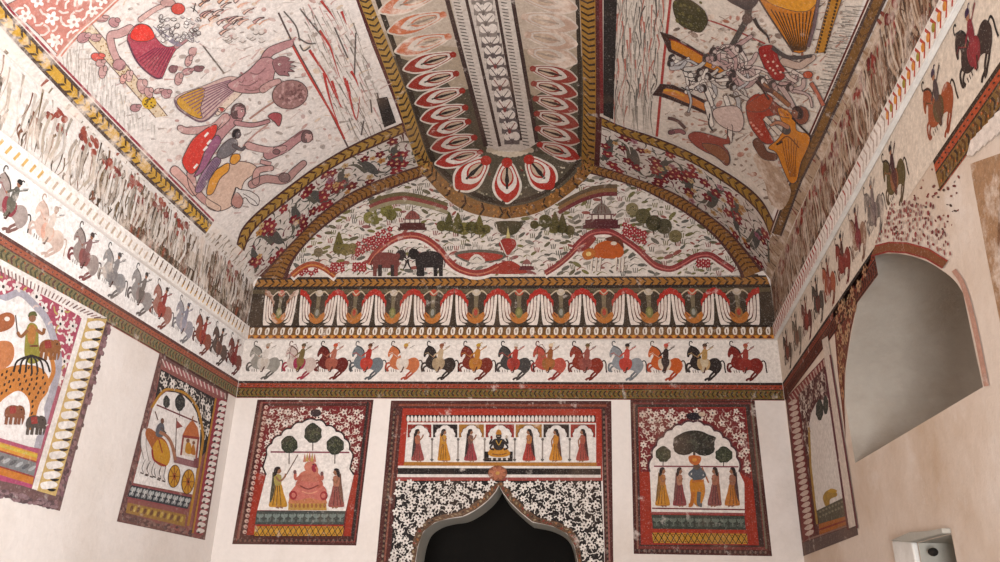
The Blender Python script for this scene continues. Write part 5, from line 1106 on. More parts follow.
P_('orange_cot', fR2, lambda p: (p.poly([(12, 62), (46, 14), (100, 18), (190, 62), (262, 96), (250, 148), (150, 106), (44, 66)], '#3c2620', 1), p.poly([(52, 52), (70, 30), (120, 40), (250, 104), (240, 132), (150, 92)], '#b4703a', 2), p.line([(60, 40), (110, 44), (150, 66)], 8, '#c08a2c', 3)))
def oskirt(p):
    p.poly([(565, -20), (600, 40), (660, 130), (735, 244), (765, 250), (795, 240), (830, 130), (848, 40), (856, -20)], '#b8701f', 1); p.poly([(610, -20), (625, 10), (690, 36), (760, 52), (820, 40), (840, -20)], '#c88a2a', 2, True)
    for k in range(12): t = k / 11; p.line([(735 + t * 58, 238), (628 + t * 212, 40 + 20 * math.sin(3.1 * t))], 5.5, '#4a3018', 3)
    p.line([(560, -30), (600, 40), (735, 244)], 8, '#4a3a34', 3, True); p.line([(856, -10), (835, 120), (806, 220)], 14, '#6a5658', 3)
P_('orange_pleated_skirt', fR1, oskirt)
P_('dotted_strip', fR1, lambda p: (p.poly([(906, -10), (968, -10), (884, 246), (838, 250)], '#a87426', 1), [p.ell(910 - t * 60 + q * 40, t * 245, 6, 7, '#3f2c1a', 2, 0, 7) for t in [k / 15 for k in range(16)] for q in (-.0, .9)]))
streaks(fR1, [(975, 20), (1030, 20), (960, 260), (900, 480), (850, 430), (880, 260)], 90, ['#8a847c', '#9a948c', '#77716a'], 6, .1, 'grey_streaks', 7, 'pale', .002, (30, 70))
def darkarm(p): p.poly([(420, -10), (560, -10), (545, 30), (515, 44), (480, 30)], '#3f3a3c', 1, True); limb(p, [(520, 40), (515, 85), (495, 120), (440, 215)], 30, '#4c4540', 1); p.ell(515, 84, 24, 24, '#5a4a44', 2); p.line([(548, 84), (570, 125), (610, 165), (622, 200)], 17, '#2c2828', 2, True, True)
P_('dark_armed_figure', fR1, darkarm)
def tang(cs, pts, seed, w, ln='#3c3432'):
    def d(p):
        R = random.Random(seed)
        for x0, y0, x1, y1, n in pts:
            for _ in range(n):
                x, y = R.uniform(x0, x1), R.uniform(y0, y1); a = R.uniform(-.6, 1.5); L = w * R.uniform(1.2, 2.4); b = a + R.uniform(-1.1, 1.1); c = R.choice(cs)
                limb(p, [(x, y), (x + L * math.cos(a), y + L * math.sin(a)), (x + L * math.cos(a) + L * .8 * math.cos(b), y + L * math.sin(a) + L * .8 * math.sin(b))], w * R.uniform(.45, .9), c, 1 + _ % 3)
                if _ % 4 == 0: head(p, x - w * .5, y - w * .5, w * .62, R.choice((-1, 1)), c, ln, 5)
                elif _ % 4 == 1: p.line([(x - w, y + R.uniform(-8, 8)), (x, y + w * .4), (x + w, y + R.uniform(-9, 9))], 5, ln, 4, True)
    return d
P_('pale_warriors', fR1, tang(['#c2b0a8', '#b09a94', '#cabdb4', '#a88c88'], [(330, 205, 500, 300, 14), (420, 290, 560, 380, 8), (600, 330, 760, 430, 11)], 3, 30))
P_('white_warriors', fR1, tang(['#cfc7be', '#b9b2aa', '#a9a7a6', '#d2cac0'], [(150, 280, 240, 340, 5), (220, 350, 390, 440, 14), (390, 410, 470, 470, 6)], 4, 28, '#2c2826'))
P_('spotted_red_cloth', fR1, lambda p: (p.poly([(568, 232), (612, 210), (650, 222), (672, 290), (704, 340), (680, 378), (640, 372), (600, 320)], '#8c2420', 2, True), [p.ell(*q, 6, 6, '#c9a898', 3, 0, 7) for q in ((640, 290), (660, 310), (625, 320), (650, 345), (615, 290), (675, 340), (600, 260), (640, 330))], limb(p, [(640, 225), (700, 265), (760, 270), (820, 262)], 17, '#4a4240', 3), limb(p, [(690, 290), (760, 310), (800, 290), (830, 270)], 36, '#b09a8c', 1), p.ell(806, 352, 24, 18, '#a84a2c', 3), p.line([(820, 390), (850, 440), (880, 500)], 20, '#a8604a', 1, True)))
P_('red_cloaked_figure', fR2, lambda p: (p.poly([(420, 100), (462, 58), (500, 70), (560, 104), (548, 146), (500, 160), (508, 200), (540, 262), (505, 272), (468, 240), (432, 180)], '#94301e', 2, True), p.line([(500, 160), (540, 200), (570, 232)], 22, '#c2b4a6', 3), p.poly([(500, 80), (560, 104), (620, 150), (600, 160), (540, 140)], '#7a3a2a', 3, True), [p.ell(440 + k * 12, 180 + k * 13, 7, 5, '#c98a7a', 4) for k in range(5)], limb(p, [(470, 270), (500, 320), (540, 330)], 40, '#6a4434', 1)))
P_('orange_cloaked_figure', fR2, lambda p: (p.poly([(556, 118), (600, 128), (632, 170), (640, 215), (688, 232), (694, 270), (660, 350), (640, 432), (610, 440), (580, 380), (552, 312), (516, 290), (560, 250), (580, 200)], '#bb7420', 2, True), p.ell(596, 215, 18, 18, '#4a4440', 3), p.line([(560, 270), (600, 240), (650, 290)], 6, '#6a3a1c', 3, True), p.ell(660, 150, 34, 40, '#7c4a38', 1), p.line([(620, 160), (680, 220), (700, 240)], 8, '#3a2a24', 3, True), p.line([(552, 276), (580, 262)], 9, '#2c2420', 4), [p.line([(575 + k * 14, 250 + (k % 2) * 8), (590 + k * 9, 330), (612 + k * 5, 415)], 3.5, '#7a4416', 4, True) for k in range(6)], head(p, 640, 140, 26, -1, '#8a5c48', '#3a2a24', 5), limb(p, [(600, 200), (560, 180), (530, 190)], 18, '#a8745a', 4)))
P_('brown_beast', fR2, lambda p: (p.poly([(168, 238), (200, 220), (260, 232), (330, 252), (340, 236), (350, 268), (320, 278), (344, 310), (350, 350), (332, 366), (290, 330), (230, 300), (190, 272)], '#8a4438', 2, True), p.poly([(230, 270), (300, 280), (344, 320), (340, 360), (300, 336), (250, 300)], '#84553c', 3, True), limb(p, [(90, 222), (130, 216), (150, 225)], 18, '#8a5a5a', 1), p.line([(80, 160), (120, 172), (155, 205)], 11, '#5c4440', 2, True), p.ell(95, 222, 14, 10, '#6a4448', 2)))
P_('white_legs', fR2, lambda p: (limb(p, [(250, 100), (262, 150), (270, 190)], 24, '#cfc6bc', 1), p.line([(262, 140), (258, 190), (275, 215)], 6, '#332c2a', 2, True), limb(p, [(350, 200), (350, 260)], 22, '#cfc6bc', 1), p.line([(340, 210), (338, 260), (350, 275)], 5, '#332c2a', 2, True), p.poly([(285, 120), (380, 110), (410, 170), (390, 220), (320, 200), (280, 160)], '#c0aaa0', 1, True)))
P_('brown_wash', fR2, lambda p: p.poly([(450, 330), (520, 320), (600, 440), (610, 500), (570, 560), (520, 520), (500, 440)], '#a48a74', 1, True), 'old', .0018)

worn_marks([(676, 20), (840, 0), (850, 20), (800, 130), (772, 205), (740, 170), (690, 144), (662, 130)], 460, ['#8f7c70', '#a08a7c', '#7c6a60', '#a8786a', '#b09a88', '#6a5a50', '#96604c'], 52)
P_('orange_shawl', fR1, lambda p: p.poly([(545, 470), (600, 440), (640, 470), (600, 524), (520, 524), (512, 495)], '#94381c', 1, True))
P_('dark_limbs', fR1, lambda p: (p.line([(560, 380), (600, 420), (640, 430)], 16, '#5a3a34', 2, True), p.line([(590, 396), (650, 440), (720, 500)], 22, '#8a5a3c', 1, True), p.line([(560, 380), (620, 470)], 9, '#3c2c2a', 3, True)))
# ---------------------------------------------------------------- rope borders along the springing of the vault
def spring_border(A, B, label, bg, red, mat):
    p = Paint(VAULT, .004); st = Strip(VAULT, A, B, True, 60); rope(p, st, .06, bg, '#4a3620' if 'left' in label else '#5c4024', '#4a3a34', dirn=1, w0=.18, w1=1.0, ew=.2, gaps=.12 if 'left' in label else .45); st.fill(p, red, 0, .12, 2); st.fill(p, '#d2c4ba', .12, .18, 2)
    return tag(p.build('rope_border', mat), label, 'painted border', 'rope borders at the foot of the vault')
spring_border([(-14, -24), (10, 8), (60, 62), (110, 114), (160, 165), (214, 220)], [(-28, -10), (-4, 22), (46, 76), (96, 129), (147, 180), (205, 234)], 'yellow rope border at the foot of the vault on the left', '#b98f36', '#8a3440', 'old')
spring_border([(878, -24), (866, 4), (838, 68), (810, 132), (788, 180), (770, 232)], [(898, -24), (885, 4), (856, 68), (827, 132), (803, 180), (782, 236)], 'dark brown and ochre rope border at the foot of the vault on the right', '#74522a', '#5a2a20', 'mid')

# ---------------------------------------------------------------- flaked lotus friezes between the cornice and the vault, left and right
def worn(surf, side, u0, u1, bgc, label, seed, plume, crest, dark, flaked):
    p = Paint(surf, .001); a = Pen(p); a.rect(u0, CZ1, u1, ZS - .03, bgc, 1); o = tag(p.build('worn_lotus_frieze', flaked), label, 'painted frieze', 'flaked lotus friezes on the side walls')
    R = random.Random(seed)
    def bld(name, fn, mat, base):
        z = Paint(surf, base); fn(Pen(z)); q = z.build(name, mat, o); q['kind'] = 'stuff'
    def strokes(cs, n, w, z0, z1, L, keep):
        def d(p):
            for _ in range(n):
                u, z = R.uniform(u0, u1), R.uniform(z0, z1)
                if R.random() > keep(u): continue
                l = R.uniform(*L); z2 = max(CZ1 + .005, z - l); p.line([(u, z), (u + R.uniform(-.02, .02), (z + z2) / 2), (u + R.uniform(-.03, .03), z2)], w * R.uniform(.5, 1.5), R.choice(cs), 1, True, True)
        return d
    bld('plume', strokes(plume, 900, .016, CZ1 + .12, ZS - .04, (.1, .3), (lambda u: .28 if u < 3.5 else .8) if side == 'l' else (lambda u: .8)), flaked, .002)
    bld('dark_ground', strokes(dark, 1700, .015, CZ1 + .05, ZS - .03, (.05, .24), (lambda u: .95 if u > 5.1 else .6 if 3.7 < u < 4.8 else .1) if side == 'l' else (lambda u: .55)), flaked, .0028)
    def crests(p):
        n = int((u1 - u0) / .27)
        for i in range(n):
            u = u0 + i * .27
            if side == 'l' and not (3.5 < u < 4.9 or u > 5.4) and R.random() < .8: continue
            for _ in range(10):
                x, z = u + R.uniform(-.09, .09), R.uniform(4.02, 4.15); p.ell(x, z, R.uniform(.015, .04), R.uniform(.012, .03), R.choice(crest), 1, R.uniform(0, 3), 8)
            for k in (-2, -1, 0, 1, 2): p.line([(u + k * .04, 4.08 - abs(k) * .01), (u + k * .055, 3.95), (u + k * .03, 3.84)], .02, R.choice(plume), 2, True)
    bld('red_crest', crests, flaked, .0036)
    def base_line(p):
        n = int((u1 - u0) / .075)
        for i in range(n):
            u = u0 + i * .075
            if side == 'l' and not (4.0 < u < 4.9 or u > 5.1): continue
            p.poly([(u, CZ1 + .01), (u + .03, CZ1 + .01), (u + .045, CZ1 + .09), (u + .02, CZ1 + .1)], R.choice(['#cfc4b8', '#b9a898', '#8a4a34']), 2); p.rect(u - .005, CZ1 + .005, u + .07, CZ1 + .105, '#4a3a2c', 1)
    bld('petal_row', base_line, flaked, .0022)
    # the same paint runs a little way up on to the foot of the vault
    return o
worn(LEFT, 'l', 1.4, YL - .005, '#e2dcd6', 'pale flaked lotus frieze above the cornice of the left-hand wall', 31, ['#e0d9d2', '#c2b8ae', '#a89c90', '#d2c8be', '#b5a898'], ['#8c3a30', '#94483a', '#7c3a34'], ['#5c4a3a', '#6f5a40', '#7a5240', '#8a8276', '#4a3e34'], 'old')
worn(RIGHT, 'r', 1.4, YR - .005, '#b39c86', 'brown streaked lotus frieze above the cornice of the right-hand wall', 32, ['#cbb9a6', '#b59c86', '#a58a74', '#8a6a54'], ['#7c2a22', '#8c3428', '#6a2420'], ['#5c4030', '#6f4a34', '#7a3a2c', '#8a6a50', '#4a3428', '#77593f'], 'old')
def foot(side, pxs, cs, seed, bg):
    poly = [VAULT.uv(*q) for q in pxs]; p = Paint(VAULT, .0012); Pen(p, None, 1).poly(poly, bg); o = tag(p.build('flaked_strip', 'old'), ('off white' if side == 'left' else 'brown') + ' flaked strip at the foot of the vault, %s side' % side, 'painted border', 'flaked strips at the foot of the vault')
    R = random.Random(seed); z = Paint(VAULT, .0024); a = Pen(z, None, 1)
    for u, v in scatter(poly, .05, R, 14):
        l = R.uniform(.03, .11); 
        if side == 'left' and v < 3.4 and R.random() < .7: continue
        a.line([(u, v), (u - l * .5, v + R.uniform(-.01, .01)), (u - l, v + R.uniform(-.02, .02))], R.uniform(.008, .03), R.choice(cs), 1, True, True)
    q = z.build('streak', 'old', o); q['kind'] = 'stuff'
foot('left', [(-30, -4), (46, 77), (96, 130), (147, 181), (205, 235), (216, 226), (238, 243), (262, 268), (270, 282), (255, 284), (200, 238), (100, 142), (0, 48), (-40, 8)], ['#5c4a3a', '#8a4a3c', '#7a6a58', '#a89c90', '#6a5a3a', '#8c8276'], 41, '#d6cec6')
foot('right', [(898, -20), (856, 68), (827, 132), (803, 180), (782, 236), (772, 236), (758, 262), (752, 276), (762, 284), (772, 282), (790, 232), (840, 120), (880, 32), (905, -25)], ['#5c4030', '#7a3a2c', '#8a6a50', '#4a3428', '#a08468', '#77593f'], 42, '#a58c74')

# ---------------------------------------------------------------- left wall: chariot panel
def lattice_white(p, A, B, n, w, c1, c2): pass
fD = crop(LEFT, 110, 340, .3644)
m = Mural('mural_panel', LEFT, fD, 'tall mural of a horse drawn two wheeled chariot on the left-hand wall', 'mural')
g = m.ground(); g.poly([(139, 22), (326, 138), (260, 549), (18, 498)], '#6a4a46', 1); g.poly([(144, 52), (314, 150), (300, 190), (250, 540), (240, 545), (228, 540), (40, 470)], '#8a5650', 2)
R = random.Random(12)
for k in range(70): t = R.random(); g.ell(139 - t * 118 + R.uniform(0, 16), 40 + t * 450, 3, 6, R.choice(['#7c5c56', '#574040', '#8a6a62']), 3, 0, 6)
for k in range(70): t = R.random(); g.ell(30 + t * 205, 490 + t * 40 + R.uniform(-10, 8), 5, 4, R.choice(['#7c5c56', '#574040', '#8a6a62']), 3, 0, 6)
g.poly([(142, 56), (150, 74), (310, 160), (318, 148)], '#9a5a5c', 3)
for k in range(16): t = k / 15; g.line([(142 + t * 172, 52 + t * 94), (152 + t * 164, 76 + t * 86)], 3, '#cbbab2', 4)
m.done()
def sp(p):
    p.poly([(138, 80), (286, 160), (268, 300), (240, 330), (246, 250), (232, 190), (200, 150), (150, 138), (118, 182)], '#2e2a2a', 1)
    tangle(p.p, uvpoly(fD, [(140, 84), (284, 162), (262, 290), (250, 250), (236, 188), (202, 144), (150, 130), (130, 150)]), .055, random.Random(6), ['#ddd6cf', '#d2cac2'], '#3a3434', ['#cfc7be', '#b0a79e'], 2, .6, .4, .012)
m.part('spandrel', sp)
m.part('white_field', lambda p: (p.poly([(116, 184), (134, 156), (152, 142), (178, 144), (202, 154), (222, 174), (236, 200), (246, 250), (244, 300), (226, 424), (62, 392)], '#dfd9d4', 1), p.line([(112, 186), (134, 152), (152, 136), (180, 138), (206, 148), (228, 170), (242, 200), (252, 250), (250, 300), (212, 510)], 7, '#a87a34', 2, True), p.line([(126, 178), (238, 226)], 4, '#6a3438', 3)), 'fine')
m.part('tree', lambda p: tree(p, 153, 170, 9, 16, 196, '#3a3a38', '#55554e', 1), 'fine'); m.part('tree', lambda p: tree(p, 190, 172, 13, 22, 212, '#2e2e2e', '#4a4a46', 2), 'fine')
m.part('flag', lambda p: (p.line([(181, 214), (177, 326)], 2.5, '#5a4038', 1), p.poly([(181, 220), (198, 238), (180, 243)], '#8a4a44', 2)), 'fine')
def cabin(p):
    p.poly([(196, 262), (206, 240), (218, 224), (226, 222), (238, 240), (243, 268)], '#b0663c', 2); p.line([(196, 264), (243, 270)], 7, '#8a3a34', 3); p.poly([(198, 268), (240, 272), (234, 324), (192, 314)], '#d2c4b4', 1); p.line([(198, 268), (192, 316)], 5, '#8a4a40', 3); p.line([(240, 272), (234, 324)], 5, '#8a4a40', 3)
    p.poly([(204, 308), (206, 286), (214, 280), (220, 290), (220, 312)], '#b5802c', 3, True); p.poly([(220, 312), (222, 292), (228, 288), (232, 314)], '#a86a2c', 3, True); p.ell(211, 276, 5, 6, '#7a5240', 4); p.ell(227, 282, 4, 5, '#7a5240', 4)
    p.poly([(174, 318), (228, 332), (226, 350), (172, 336)], '#8a6264', 3); p.poly([(228, 326), (242, 322), (240, 352), (226, 350)], '#7a4a4c', 3); p.line([(222, 224), (226, 208)], 3, '#8a5a34', 2)
ch = m.part('chariot', cabin, 'fine', .004)
def wheel(x, y, rx, ry):
    def d(p):
        p.ell(x, y, rx + 2, ry + 2, '#4a2a20', 1, .12, 20); p.ell(x, y, rx, ry, '#b8862c', 2, .12, 20)
        for k in range(8): a = k * math.pi / 4; p.line([(x, y), (x + rx * .95 * math.cos(a), y + ry * .95 * math.sin(a))], 1.8, '#6a3a20', 3)
        p.ell(x, y, rx * .34, ry * .34, '#94502c', 4, 0, 10); p.ell(x, y, rx * .14, ry * .14, '#2c1c18', 5, 0, 8)
    return d
m.part('wheel', wheel(173, 374, 15, 30), 'fine', .0055, ch); m.part('wheel', wheel(211, 389, 16, 33), 'fine', .0055, ch)
def hs(dx, dy, c):
    def d(p):
        p.poly([(92 + dx, 258 + dy), (100 + dx, 244 + dy), (112 + dx, 262 + dy), (120 + dx, 290 + dy), (138 + dx, 318 + dy), (142 + dx, 345 + dy), (120 + dx, 352 + dy), (98 + dx, 330 + dy), (90 + dx, 290 + dy)], c, 1, True)
        for a, b in ((92, 366), (104, 372), (126, 376), (138, 384)): p.line([(a + dx + 6, 326 + dy), (a + dx - 4, b - 16 + dy), (a + dx, b + dy)], 6, c, 1, True); p.line([(a + dx + 10, 330 + dy), (a + dx + 1, b - 14 + dy), (a + dx + 5, b + dy)], 1.8, '#6a625e', 2, True); p.line([(a + dx - 4, b + dy), (a + dx + 5, b + 3 + dy)], 3.5, '#4a3a34', 2)
        p.line([(92 + dx, 258 + dy), (90 + dx, 290 + dy), (98 + dx, 330 + dy)], 2, '#8a827c', 2, True)
    return d
m.part('white_horse', hs(-8, -2, '#d6cfca'), 'fine', .0035); m.part('white_horse', hs(6, 2, '#cfc7c2'), 'fine', .004)
def oh(p):
    p.poly([(94, 262), (100, 242), (116, 248), (132, 262), (152, 280), (162, 316), (150, 346), (124, 338), (112, 300)], '#9c5c34', 1, True); p.poly([(112, 300), (130, 272), (152, 286), (162, 320), (150, 346), (118, 330)], '#b8862a', 2, True); p.line([(112, 300), (118, 330), (150, 346)], 5, '#8a2f2a', 3, True); p.line([(132, 252), (154, 266), (168, 292), (176, 330)], 9, '#9a6c54', 3, True); p.line([(130, 272), (140, 310)], 3, '#8a3a2c', 4)
m.part('caparisoned_horse', oh, 'fine', .005, label='horse under an ochre cloth')
m.part('driver', lambda p: (p.poly([(122, 262), (126, 236), (140, 226), (146, 244), (140, 266)], '#5a5a60', 1, True), p.ell(140, 222, 5, 8, '#6a4a3c', 2), p.line([(136, 240), (150, 256)], 4, '#5a4a44', 3), p.line([(128, 220), (120, 196)], 2.5, '#5a3a30', 2)), 'fine', .0055)
def lbD(p):
    f = lambda x, y: (56 + x * 166 - y * 12, 398 + x * 34 + y * 32)
    q = p.at(f); q.poly([(0, -.12), (1, -.12), (1, 1.12), (0, 1.12)], '#8a4a4c', 1); q.poly([(0, 0), (1, 0), (1, 1), (0, 1)], '#33353a', 2)
    for k in range(10):
        x = (k + .5) / 10
        for s in (-1, 1): q.ell(x + s * .022, .3, .022, .2, '#a3a5a3', 3, 0, 8); q.ell(x + s * .02, .72, .018, .16, '#8a8c8c', 3, 0, 8)
        q.ell(x, .5, .01, .3, '#c2c2be', 4, 0, 7)
m.part('leaf_band', lbD)
m.part('ochre_band', lambda p: (p.poly([(46, 446), (206, 480), (202, 512), (40, 474)], '#94703c', 1), [p.ell(56 + k * 9.2, 462 + k * 2, 4, 9, '#b59a4c' if k % 2 else '#6a4a34', 2, .4, 7) for k in range(16)]))
def scal(p):
    p.poly([(290, 158), (318, 166), (252, 536), (226, 532)], '#8c3a44', 1)
    for k in range(22):
        t = k / 21; x, y = 298 - t * 62, 172 + t * 350; p.poly([(x + 4, y - 6), (x + 18, y - 2), (x + 20, y + 4), (x + 8, y + 9), (x - 2, y + 4)], '#dcd3cc', 2, True); p.ell(x + 4, y + 6, 4, 3, '#2c2424', 3, 0, 6)
    p.line([(288, 160), (224, 530)], 5, '#a87634', 3)
m.part('scalloped_edge', scal)

# ---------------------------------------------------------------- left wall: tiger panel, cut off by the picture edge
fE = crop(LEFT, 0, 250, .466)
m = Mural('mural_panel', LEFT, fE, 'large mural of a spotted orange tiger with small elephants, at the left edge', 'mural')
g = m.ground(); g.poly([(-130, -40), (0, 14), (238, 146), (128, 560), (0, 528), (-150, 490)], '#6f5452', 1)
R = random.Random(14)
for k in range(90): t = R.random(); g.ell(232 - t * 108 + R.uniform(-7, 5), 165 + t * 380, 4, 6, R.choice(['#8a6a6c', '#574244', '#7c5c62']), 2, 0, 6)
for k in range(90): t = R.random(); g.ell(-20 + t * 140, 520 + t * 32 + R.uniform(-10, 6), 6, 4, R.choice(['#8a6f72', '#5a484a', '#7c6468']), 2, 0, 6)
g.poly([(-130, -10), (0, 44), (180, 142), (76, 512), (-150, 462)], '#a8526a', 2)
m.done()
def hatch(p):
    p.poly([(-120, -28), (0, 20), (228, 146), (176, 148), (0, 50), (-120, -2)], '#e0d8d2', 1)
    for k in range(40): t = k / 39; p.line([(-110 + t * 325, -22 + t * 166), (-96 + t * 296, 10 + t * 136)], 3, '#6a4a4a' if k % 2 else '#a08880', 2)
m.part('hatched_edge', hatch)
def tongues(p):
    p.poly([(186, 146), (228, 148), (118, 528), (76, 516)], '#c2a56a', 1); p.line([(180, 146), (72, 514)], 12, '#e2dbd4', 2)
    for k in range(17):
        t = (k + .4) / 17; x, y = 206 - t * 108, 152 + t * 366; p.poly([(x - 16, y - 5), (x + 8, y - 9), (x + 20, y - 2), (x + 12, y + 5), (x - 12, y + 8)], '#e2dcd6', 2, True); p.poly([(x - 2, y + 8), (x + 8, y + 7), (x + 17, y + 9), (x + 10, y + 13), (x + 2, y + 12)], '#26201f', 3, True)
m.part('scalloped_edge', tongues)
def spE(p):
    poly = [(-120, -4), (0, 46), (170, 142), (126, 330), (116, 250), (106, 180), (88, 140), (60, 118), (30, 96), (0, 100), (-100, 80)]
    p.poly(poly, '#a04a5c', 1); tangle(p.p, uvpoly(fE, poly), .062, random.Random(7), ['#e0d8d2', '#d8cec8'], '#2c2628', ['#d8cdc6', '#c9b5ae', '#b0a05c'], 2, .6, .5, .02)
m.part('spandrel', spE)
def fieldE(p):
    pts = [(-110, 110), (0, 104), (40, 92), (74, 120), (96, 146), (112, 186), (124, 240), (112, 300), (100, 340), (78, 425), (-140, 385)]
    p.poly(pts, '#d9d4d0', 1); p.line(pts[:-1], 15, '#a09ca4', 2, True)
    p.poly([(-30, 130), (20, 112), (60, 120), (84, 150), (100, 200), (104, 250), (92, 310), (72, 404), (-130, 366)], '#e2dcd8', 3, True)
m.part('white_field', fieldE, 'fine')
def tiger(p):
    p.poly([(-110, 300), (-70, 270), (-20, 264), (20, 250), (56, 246), (86, 254), (102, 276), (100, 304), (84, 326), (76, 352), (70, 384), (54, 380), (62, 344), (56, 316), (36, 302), (10, 316), (-8, 336), (-14, 372), (-34, 372), (-30, 330), (-70, 330), (-110, 340)], '#b8763a', 1, True, 3)
    R = random.Random(5)
    for u, v in scatter([(-100, 300), (-60, 276), (0, 262), (60, 252), (96, 276), (94, 304), (72, 326), (62, 370), (66, 330), (40, 294), (0, 310), (-20, 340), (-30, 322), (-90, 325)], 10, R, 14): p.ell(u, v, 2.2, 4.2, '#3c2a20', 2, .4, 7)
    p.line([(100, 290), (112, 262), (108, 232), (98, 220)], 9, '#b8763a', 1, True)
m.part('tiger', tiger, 'fine', .0045)
def rider_green(p):
    p.poly([(50, 200), (54, 168), (64, 156), (78, 166), (80, 200), (82, 236), (60, 244), (50, 226)], '#8a8238', 1, True); p.poly([(56, 172), (64, 160), (74, 168), (70, 200), (58, 198)], '#a8703a', 2, True)
    p.line([(56, 172), (42, 186), (34, 176)], 7, '#8a5a3a', 3, True); p.line([(74, 170), (88, 180), (92, 168)], 7, '#8a5a3a', 3, True); p.ell(66, 146, 8, 9, '#8a6048', 3); p.poly([(57, 144), (60, 134), (72, 132), (76, 142), (66, 140)], '#5a5a34', 4, True); p.line([(34, 176), (30, 140)], 2.5, '#4a3a30', 3); p.line([(60, 206), (78, 206)], 4, '#6a3a2c', 4)
    for k in range(7): p.line([(64, 226), (34 + k * 10, 238), (26 + k * 13, 262 + 4 * (k % 2))], 4, '#2c2624', 3, True)
m.part('green_rider', rider_green, 'fine', .0055)
m.part('orange_beast', lambda p: (p.poly([(-60, 230), (-20, 200), (16, 196), (28, 216), (20, 244), (-10, 262), (-60, 270)], '#b5744a', 1, True), p.poly([(-20, 150), (10, 134), (28, 142), (24, 164), (0, 176), (-20, 172)], '#9a5a38', 1, True), p.ell(12, 148, 6, 5, '#d8cdc4', 2)), 'fine', .005)
def le(x, y, c, s=1):
    def d(p):
        q = p.at(lambda a, b: (x + a * s, y + b * s)); q.poly([(-20, 8), (-18, -10), (-4, -18), (12, -14), (20, 0), (18, 12), (0, 10)], c, 1, True); q.poly([(10, -16), (22, -14), (26, 2), (22, 20), (18, 26), (18, 6)], c, 1, True)
        for a in (-15, -5, 6, 14): q.line([(a, 6), (a - 3, 26)], 7, c, 1)
        q.poly([(-10, -14), (4, -16), (6, 0), (-8, 2)], '#8c3430', 2); q.line([(24, 6), (30, 2)], 2.5, '#e0d8d0', 2); q.ell(17, -8, 2, 2, '#181414', 3, 0, 6)
    return d
for x, y, c, s in ((102, 210, '#84532f', 1), (72, 372, '#4a423e', .95), (26, 350, '#7a4a34', .95), (-30, 350, '#5a4a42', .95)): m.part('small_elephant', le(x, y, c, s), 'fine', .0055)
def bands(p):
    F_ = lambda x, y: (-140 + x * 220 - y * 14 * 1, 362 + x * 66 + y * 84)
    q = p.at(F_)
    for a, b, c in ((.0, .1, '#a8486a'), (.1, .3, '#c98a34'), (.14, .22, '#c2a83c'), (.3, .34, '#8a3a34'), (.34, .68, '#77787a'), (.68, .72, '#8a3a34'), (.72, .9, '#b8702c'), (.9, 1.0, '#a8486a')): q.poly([(0, a), (1, a), (1, b), (0, b)], c, 1 if c != '#c2a83c' else 2)
    for k in range(16): q.ell((k + .5) / 16, .51, .02, .1, '#a3a5a6' if k % 2 else '#54565a', 3, .3, 8)
m.part('striped_bands', bands)

# ---------------------------------------------------------------- right wall: narrow arched panel, niche surround, patched plaster
fG = crop(RIGHT, 780, 330, .413)
m = Mural('mural_panel', RIGHT, fG, 'narrow mural with a blank white arch and dark red border, beside the far right corner', 'mural')
g = m.ground(); g.poly([(14, 166), (112, 62), (190, 496), (56, 548)], '#5a2c28', 1); g.poly([(55, 516), (185, 470), (190, 496), (56, 548)], '#5c4a44', 2); g.line([(54, 512), (186, 466)], 4, '#8a6a5c', 3)
m.done()
def edg(p):
    p.poly([(20, 170), (44, 142), (86, 492), (58, 514)], '#6f2424', 1)
    for k in range(24):
        t = (k + .5) / 24; x, y = 30 + t * 42, 168 + t * 330; p.poly([(x - 9, y + 4), (x + 2, y - 6), (x + 12, y - 6), (x + 10, y + 2), (x, y + 7)], '#c9b3a6', 2, True)
    p.poly([(22, 160), (108, 70), (112, 84), (34, 176)], '#7a3030', 1)
    for k in range(14): t = k / 13; p.line([(24 + t * 84, 160 - t * 88), (34 + t * 76, 174 - t * 86)], 3, '#b59a8c', 2)
m.part('scalloped_edge', edg)
def spG(p):
    poly = [(46, 156), (112, 92), (128, 200), (110, 168), (92, 168), (76, 200), (72, 330), (60, 260)]
    p.poly(poly, '#4c2424', 1); tangle(p.p, uvpoly(fG, poly), .06, random.Random(9), ['#c9bcb0', '#b5a598'], '#2c2020', ['#b0a094', '#8a6a60'], 2, .55, .4, .01)
m.part('spandrel', spG)
m.part('white_field', lambda p: (p.poly([(74, 330), (70, 240), (78, 200), (90, 176), (104, 168), (116, 176), (128, 205), (160, 410), (92, 442)], '#d2cbc4', 1), p.line([(72, 235), (76, 330), (92, 470)], 5, '#a0803c', 2)), 'fine')
m.part('tree', lambda p: tree(p, 98, 194, 9, 24, 220, '#34342e', '#4c4a3e', 3), 'fine'); m.part('tree', lambda p: tree(p, 113, 182, 6, 22, 205, '#34342e', '#4c4a3e', 4), 'fine')
m.part('ochre_plant', lambda p: (p.poly([(106, 404), (118, 388), (138, 392), (140, 402), (124, 410), (122, 424), (112, 426)], '#9a7a34', 1, True), p.poly([(118, 392), (126, 384), (140, 388), (136, 394)], '#b08a2c', 2, True)), 'fine')
m.part('olive_block', lambda p: (p.poly([(90, 438), (156, 406), (164, 452), (98, 470)], '#565040', 1), [p.ell(100 + (k % 8) * 7.5, 440 - (k % 8) * 3.4 + (k // 8) * 12, 3, 3, '#7a7460', 2, 0, 6) for k in range(16)]))
m.part('orange_band', lambda p: (p.poly([(96, 470), (164, 450), (168, 470), (98, 496)], '#9a5a24', 1), p.line([(97, 484), (166, 460)], 4, '#7c2c24', 2)))
